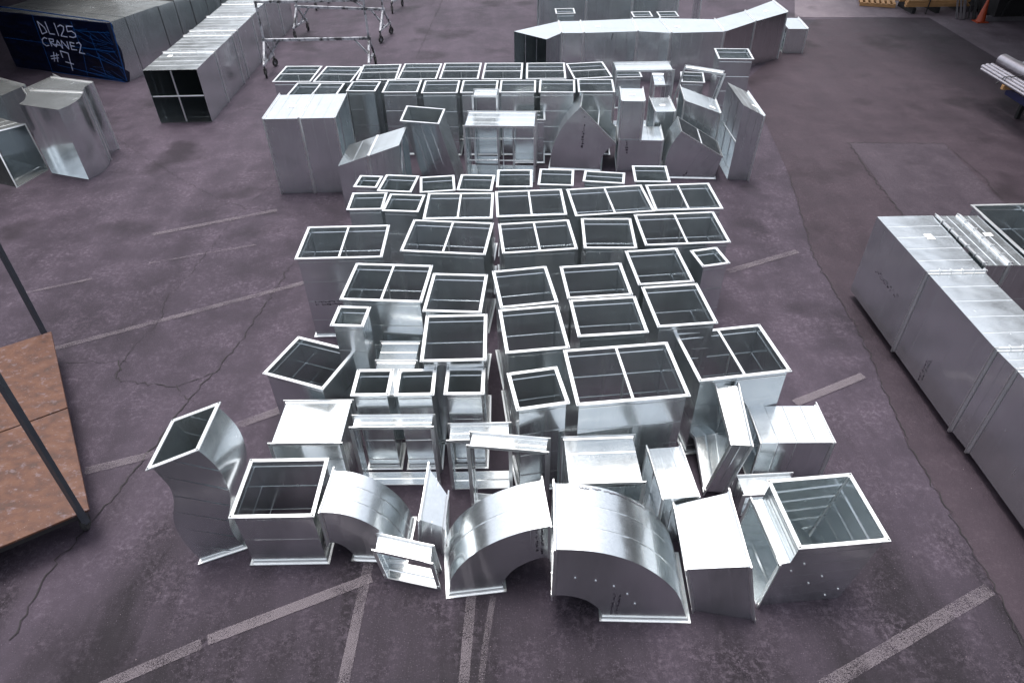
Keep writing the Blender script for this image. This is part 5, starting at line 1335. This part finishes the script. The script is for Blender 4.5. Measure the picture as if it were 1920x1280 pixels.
for j in range(nz):
    for i in range(nx): bm.faces.new((gridv[j][i], gridv[j][i+1], gridv[j+1][i+1], gridv[j+1][i]))
# film folded round the right corner and over the top edge
prev = None
for j in range(nz+1):
    a_ = gridv[j][nx]; b_ = bm.verts.new(-U*.02+D*(.10+R_.uniform(-.05, .09))+V((0, 0, j/nz*HT)))
    if prev: bm.faces.new((prev[0], prev[1], b_, a_))
    prev = (a_, b_)
prev = None
for i in range(nx+1):
    a_ = gridv[nz][i]; b_ = bm.verts.new(U*(Wd*(1-i/nx))+D*(.035+R_.uniform(-.015, .02))+V((0, 0, HT+.008)))
    if prev: bm.faces.new((prev[0], prev[1], b_, a_))
    prev = (a_, b_)
fl_ = mesh_obj('wrap_film', bm, FILM, st, smooth=50)
def stroke(bm, pts, r, lift):
    P = [V(p)-C0-D*lift for p in pts]
    for a, b in zip(P[:-1], P[1:]):
        e = (b-a).normalized()*r*.5; X, Y, Z = frame_axes(b-a); q = (b-a).normalized().cross(D)
        box(bm, (a+b)/2, (2*r, .004, (b-a).length+r), (q, D, (b-a).normalized()))
for word in WRITING:
    bm = bmesh.new()
    for s_ in word: stroke(bm, s_, .0125, .036)
    mesh_obj('handwriting', bm, PIPEMARK, fl_)
bm = bmesh.new()
for s_ in FOLDS[:15]: stroke(bm, s_, .007, .029)
for s_ in FOLDS[15:]: stroke(bm, s_, .014, .027)
for _ in range(26):
    x = R_.uniform(.05, 1.6); z = R_.uniform(.1, 1.5); p = C0+U*x+V((0, 0, z))
    q_ = C0+U*max(0, x-R_.uniform(.2, .8))+V((0, 0, max(.03, z-R_.uniform(-.1, .35)))); stroke(bm, [p, q_], .0035, .028)
fo = mesh_obj('film_fold', bm, BLUEFOLD, fl_); fo['kind'] = 'stuff'

# ================================================================= castered stands
def caster(parent, p, ang):
    p = V(p); c = bpy.data.objects.new('caster', None)
    bm = bmesh.new(); ax = V((math.cos(ang), math.sin(ang), 0)); n = 18
    ring = []
    for k in range(n):
        q = 2*math.pi*k/n; d = V((0, 0, 1))*math.sin(q)+ax.cross(V((0, 0, 1)))*math.cos(q)
        ring.append([bm.verts.new(p+V((0, 0, .112))+d*r+ax*o) for r, o in ((.062, -.02), (.1, -.026), (.112, -.012), (.112, .012), (.1, .026), (.062, .02))])
    for k in range(n): quads(bm, ring[k], ring[(k+1) % n])
    bmesh.ops.recalc_face_normals(bm, faces=bm.faces[:])
    w_ = mesh_obj('caster', bm, RUBBER, parent)
    bm = bmesh.new()
    rod(bm, p+V((0, 0, .112))-ax*.018, p+V((0, 0, .112))+ax*.018, .03, 10)
    for q in range(4):
        d = V((0, 0, 1))*math.sin(q*math.pi/2)+ax.cross(V((0, 0, 1)))*math.cos(q*math.pi/2); beam(bm, p+V((0, 0, .112)), p+V((0, 0, .112))+d*.066, .018)
    mesh_obj('wheel_hub', bm, TUBE, w_)
    bm = bmesh.new()
    for o in (-.036, .036): beam(bm, p+V((0, 0, .112))+ax*o, p+V((0, 0, .245))+ax*o, .008, .05)
    box(bm, p+V((0, 0, .25)), (.09, .09, .012)); rod(bm, p+V((0, 0, .25)), p+V((0, 0, .33)), .018)
    mesh_obj('fork', bm, DARKSTEEL, w_)
def stand(label, a, b, spread, top, seed):
    """rolling stand: a beam from a to b on two braced A-frames with casters, and a hoop above"""
    rr = random.Random(seed); a, b = V((*a, 0)), V((*b, 0)); base = (a+b)/2; a -= base; b -= base
    t = thing('castered_stand', label, 'rolling stand', base, 'castered stands behind the ducts'); zb = .9; Z = V((0, 0, 1))
    u = (b-a).normalized(); q = V((-u.y, u.x, 0))
    bm = bmesh.new(); beam(bm, a+Z*zb-u*.06, b+Z*zb+u*.06, .07); mesh_obj('beam', bm, TUBE, t)
    for e, s in ((a, 1), (b, -1)):
        for sg in (1, -1):
            ft = e+q*spread*sg
            bm = bmesh.new(); beam(bm, e+Z*(zb-.04)+q*.035*sg, ft+Z*.32, .055); mesh_obj('leg', bm, TUBE, t)
            caster(t, ft, rr.uniform(-.6, .6))
        bm = bmesh.new(); beam(bm, e+q*(spread+.03)+Z*.36, e-q*(spread+.03)+Z*.36, .05); mesh_obj('cross_rail', bm, TUBE, t)
        for sg in (0,):
            bm = bmesh.new(); beam(bm, e+Z*.37, e+u*s*.42+Z*(zb-.03), .045); mesh_obj('brace', bm, TUBE, t)
        bm = bmesh.new(); beam(bm, e-q*spread*.5+Z*.37, e+Z*(zb-.05), .04); mesh_obj('brace', bm, TUBE, t)
        if top:
            bm = bmesh.new(); beam(bm, e+Z*(zb+.03), e+Z*(top-.03), .055); mesh_obj('post', bm, TUBE, t)
            bm = bmesh.new(); beam(bm, e+Z*(top-.2), e+u*s*.28+Z*(top-.03), .035); mesh_obj('gusset', bm, TUBE, t)
    if top:
        bm = bmesh.new(); beam(bm, a+Z*top-u*.03, b+Z*top+u*.03, .065); mesh_obj('top_bar', bm, TUBE, t)
stand('nearest castered steel stand with a hoop, just behind the farthest duct row', (-7.03, 20.98), (-3.98, 20.96), .52, 1.92, 1)
stand('middle castered steel stand between the hoop and the stand cut off at the top', (-6.95, 24.75), (-3.99, 24.15), .52, 1.95, 2)
stand('farthest castered stand showing only two wheels at the top edge', (-7.0, 28.5), (-4.04, 27.8), .55, 1.95, 3)

# ================================================================= panel cart at the lower left
A_, B_ = V((-6.84, 8.00, 0)), V((-4.76, 4.74, 0)); base = (A_+B_)/2
u = (B_-A_).normalized(); q = V((u.y, -u.x, 0)); q = -q if q.x > 0 else q; Z = V((0, 0, 1)); L = (B_-A_).length
t = thing('panel_cart', 'flat cart topped with two weathered reddish boards and dark upright posts', 'cart', base, None)
A_, B_ = A_-base, B_-base
for i in range(2):
    a = A_.lerp(B_, i*.5+.003); b = A_.lerp(B_, i*.5+.497); c = (a+b)/2+q*.98
    bm = bmesh.new(); box(bm, c+Z*.455, (L*.494, 1.96, .03), (u, q, Z)); bmesh.ops.bevel(bm, geom=bm.edges[:], offset=.004, segments=1, affect='EDGES')
    o = mesh_obj('board', bm, BOARD, t)
bm = bmesh.new()
for f in (.02, .5, .98):
    p = A_.lerp(B_, f); beam(bm, p+q*.06+Z*.40, p+q*1.94+Z*.40, .08)
for o in (.1, 1.0, 1.86): beam(bm, A_+u*.06+q*o+Z*.32, B_-u*.06+q*o+Z*.32, .07)
mesh_obj('chassis', bm, DARKSTEEL, t)
for f in (.06, .94):
    for o in (.15, 1.8): caster(t, A_.lerp(B_, f)+q*o-Z*.0, .3)
for f in (-.012, 1.012):
    p = A_.lerp(B_, f)-q*.02+(q*.02 if f < 0 else -q*0)
    bm = bmesh.new(); beam(bm, p+q*.10+Z*.36, p+q*.04+Z*2.6-u*.05, .075, .05); mesh_obj('post', bm, POST, t)
# ================================================================= far right corner
def pallet(label, c, yaw, n=7):
    t = thing('pallet', label, 'pallet', (*c, .004), 'pallets at the far right'); R2 = Matrix.Rotation(math.radians(yaw), 3, 'Z')
    X, Y, Z = R2 @ V((1, 0, 0)), R2 @ V((0, 1, 0)), V((0, 0, 1))
    for j in (-.55, 0, .55):
        bm = bmesh.new(); box(bm, Y*j+Z*.06, (1.2, .09, .1), (X, Y, Z)); mesh_obj('bearer', bm, TIMBER, t)
    for i in range(n):
        bm = bmesh.new(); box(bm, X*(-.55+1.1*i/(n-1))+Z*.122, (.1, 1.2, .02), (X, Y, Z)); mesh_obj('slat', bm, TIMBER, t)
pallet('wooden pallet lying at the top edge beside the timber stack', (13.75, 27.3), -20)
base = V((15.25, 26.3, 0)); t = thing('timber_stack', 'stack of pale timber lengths on a dark skid at the far right', 'timber stack', base)
for x in (-.85, 0, .85):
    bm = bmesh.new(); box(bm, V((x, 0, .1)), (.12, 1.1, .2)); mesh_obj('skid', bm, DARKSTEEL, t)
for i in range(9):
    lay = i//3; j = i % 3; y = -.42+.42*j+R_.uniform(-.05, .05); ang = R_.uniform(-.05, .05)+(-.06)
    bm = bmesh.new(); X = V((math.cos(ang), math.sin(ang), 0)); box(bm, V((R_.uniform(-.12, .12), y, .235+lay*.075)), (2.1+R_.uniform(-.2, .2), R_.choice((.09, .14, .2)), .07), (X, V((-X.y, X.x, 0)), V((0, 0, 1))))
    mesh_obj('timber', bm, TIMBER, t)
bm = bmesh.new()
for x in (-.45,): beam(bm, V((x, -.62, .0)), V((x+.02, -.62, .46)), .03); beam(bm, V((x+.02, -.62, .46)), V((x+.02, .6, .46)), .03)
mesh_obj('strap', bm, DARKSTEEL, t)
base = V((15.9, 25.2, 0)); t = thing('rod_bundle', 'bundle of metal offcuts leaning in the dark corner beside the cone', 'metal offcuts', base)
for i in range(9):
    x = -.42+.1*i; bm = bmesh.new(); beam(bm, V((x, -.35+R_.uniform(-.1, .1), .04)), V((x+.35+R_.uniform(-.1, .1), .55, .75+R_.uniform(-.2, .3))), R_.choice((.04, .06, .09)), .02)
    mesh_obj('offcut', bm, PIPE if i in (0, 1, 2, 3) else DARKSTEEL, t)
base = V((16.15, 24.62, .004)); t = thing('traffic_cone', 'orange traffic cone standing in the dark far right corner', 'cone', base)
bm = bmesh.new(); n = 20; prof = [(.15, .03), (.14, .05), (.035, .70), (.03, .715), (.0, .715)]
rows = [[bm.verts.new((r*math.cos(2*math.pi*k/n), r*math.sin(2*math.pi*k/n), z)) for k in range(n)] for r, z in prof[:-1]]
for a, b in zip(rows[:-1], rows[1:]): quads(bm, a, b)
bm.faces.new(rows[-1]); mesh_obj('cone_body', bm, CONE, t, smooth=40)
bm = bmesh.new(); box(bm, V((0, 0, .016)), (.38, .38, .03)); mesh_obj('cone_base', bm, CONE, t)
base = V((17.6, 25.3, 0)); t = thing('steel_skip', 'black steel skip filling the dark far right corner', 'skip', base)
bm = bmesh.new()
P0 = [V((x, y, .18)) for x, y in ((-1.1, -.8), (1.6, -.8), (1.6, .9), (-1.1, .9))]; P1 = [V((x, y, 1.15)) for x, y in ((-1.35, -1.05), (1.8, -1.05), (1.8, 1.1), (-1.35, 1.1))]
quads(bm, [bm.verts.new(p) for p in P0], [bm.verts.new(p) for p in P1]); bm.verts.ensure_lookup_table(); bm.faces.new([bm.verts[i] for i in (0, 1, 2, 3)])
bmesh.ops.recalc_face_normals(bm, faces=bm.faces[:]); bmesh.ops.solidify(bm, geom=bm.faces[:], thickness=.02)
mesh_obj('skip_body', bm, DARKSTEEL, t)
bm = bmesh.new(); plate_ring(bm, expand(P1, .06), expand(P1, -.02), V((0, 0, .05))); mesh_obj('rim', bm, DARKSTEEL, t)
for y in (-.6, .7):
    bm = bmesh.new(); box(bm, V((.2, y, .09)), (2.9, .12, .17)); mesh_obj('runner', bm, PIPE, t)
for i in range(4):
    bm = bmesh.new(); x = -.9+.7*i; beam(bm, V((x, -.85, .2)), V((x-.02, -1.08, 1.12)), .07, .05); mesh_obj('rib', bm, DARKSTEEL, t)
# pipe rack at the right edge
base = V((12.55, 15.6, 0)); t = thing('pipe_rack', 'blue steel rack carrying pipes at the right picture edge', 'pipe rack', base)
for x in (-.38, .62):
    bm = bmesh.new(); beam(bm, V((x, .9, .62)), V((x, -3.2, .62)), .1, .16); mesh_obj('side_rail', bm, BLUE, t)
for y in (.7, -1.0, -3.1):
    bm = bmesh.new(); beam(bm, V((-.70, y, .78)), V((.70, y, .78)), .09, .1); mesh_obj('cross_bearer', bm, TIMBER, t)
    for x in (.0, .6):
        bm = bmesh.new(); beam(bm, V((x, y, .0)), V((x, y, .55)), .09); mesh_obj('leg', bm, DARKSTEEL, t)
xs_ = [(-.66, .035, 17.35), (-.55, .05, 17.5), (-.42, .055, 17.55), (-.27, .05, 17.6), (-.02, .15, 17.65), (.22, .05, 17.7), (.35, .045, 17.8), (.48, .05, 17.75), (.6, .045, 17.7)]
nm = ['thinnest dull', 'thin', 'bright thin', 'slim grey', 'thickest', 'thin grey', 'slender', 'pale thin', 'outer thin']
ps = ['outermost on the left of the rack', 'second from the left on the rack', 'third from the left on the rack', 'left of the thickest pipe on the rack', 'in the middle of the rack', 'right of the thickest pipe on the rack', 'third from the right on the rack', 'second from the right on the rack', 'outermost on the right of the rack']
for (x, r, y1), a, b in zip(xs_, nm, ps):
    bm = bmesh.new(); n = 14; c0 = V((12.55+x, y1, .83+r)); c1 = V((12.55+x+.02, y1-5.6, .83+r)); ra = []
    for c, rr in ((c1, r), (c0, r), (c0, r*.86), (c1, r*.86)):
        ra.append([bm.verts.new(c+V((math.cos(2*math.pi*k/n)*rr, 0, math.sin(2*math.pi*k/n)*rr))) for k in range(n)])
    for i in range(4): quads(bm, ra[i], ra[(i+1) % 4])
    bmesh.ops.recalc_face_normals(bm, faces=bm.faces[:])
    o = mesh_obj('pipe', bm, PIPE, smooth=40); tag(o, '%s metal pipe lying %s' % (a, b), 'pipe', 'pipes on the blue rack')
bm = bmesh.new()
for y in (.9, -.9):
    P = [V((-.74, y, .80)), V((-.6, y, .95)), V((-.18, y, .96)), V((-.02, y, 1.15)), V((.14, y, 1.1)), V((.3, y, .95)), V((.66, y, .95)), V((.74, y, .80))]
    for a, b in zip(P[:-1], P[1:]): beam(bm, a, b, .03, .012)
mesh_obj('strap', bm, DARKSTEEL, t)
# bearers under the long duct on the right
for i, (y, lab) in enumerate(((8.9, 'timber bearer under the far end of the long grey duct at right'), (6.6, 'timber bearer under the middle of the long grey duct at right'), (4.2, 'timber bearer under the near end of the long grey duct at right'))):
    bm = bmesh.new(); box(bm, V((0, 0, 0)), (.62, .1, .108)); o = mesh_obj('timber_bearer', bm, TIMBER, loc=(6.12, y, .058)); tag(o, lab, 'bearer', 'bearers under the long grey duct')
for o, lab in ((7.0, 0),):
    bm = bmesh.new(); box(bm, V((0, 0, 0)), (.1, 1.2, .108)); q_ = mesh_obj('timber_bearer', bm, TIMBER, loc=(6.9, 8.4, .058)); tag(q_, 'timber bearer under the short branch duct at right', 'bearer', 'bearers under the long grey duct')
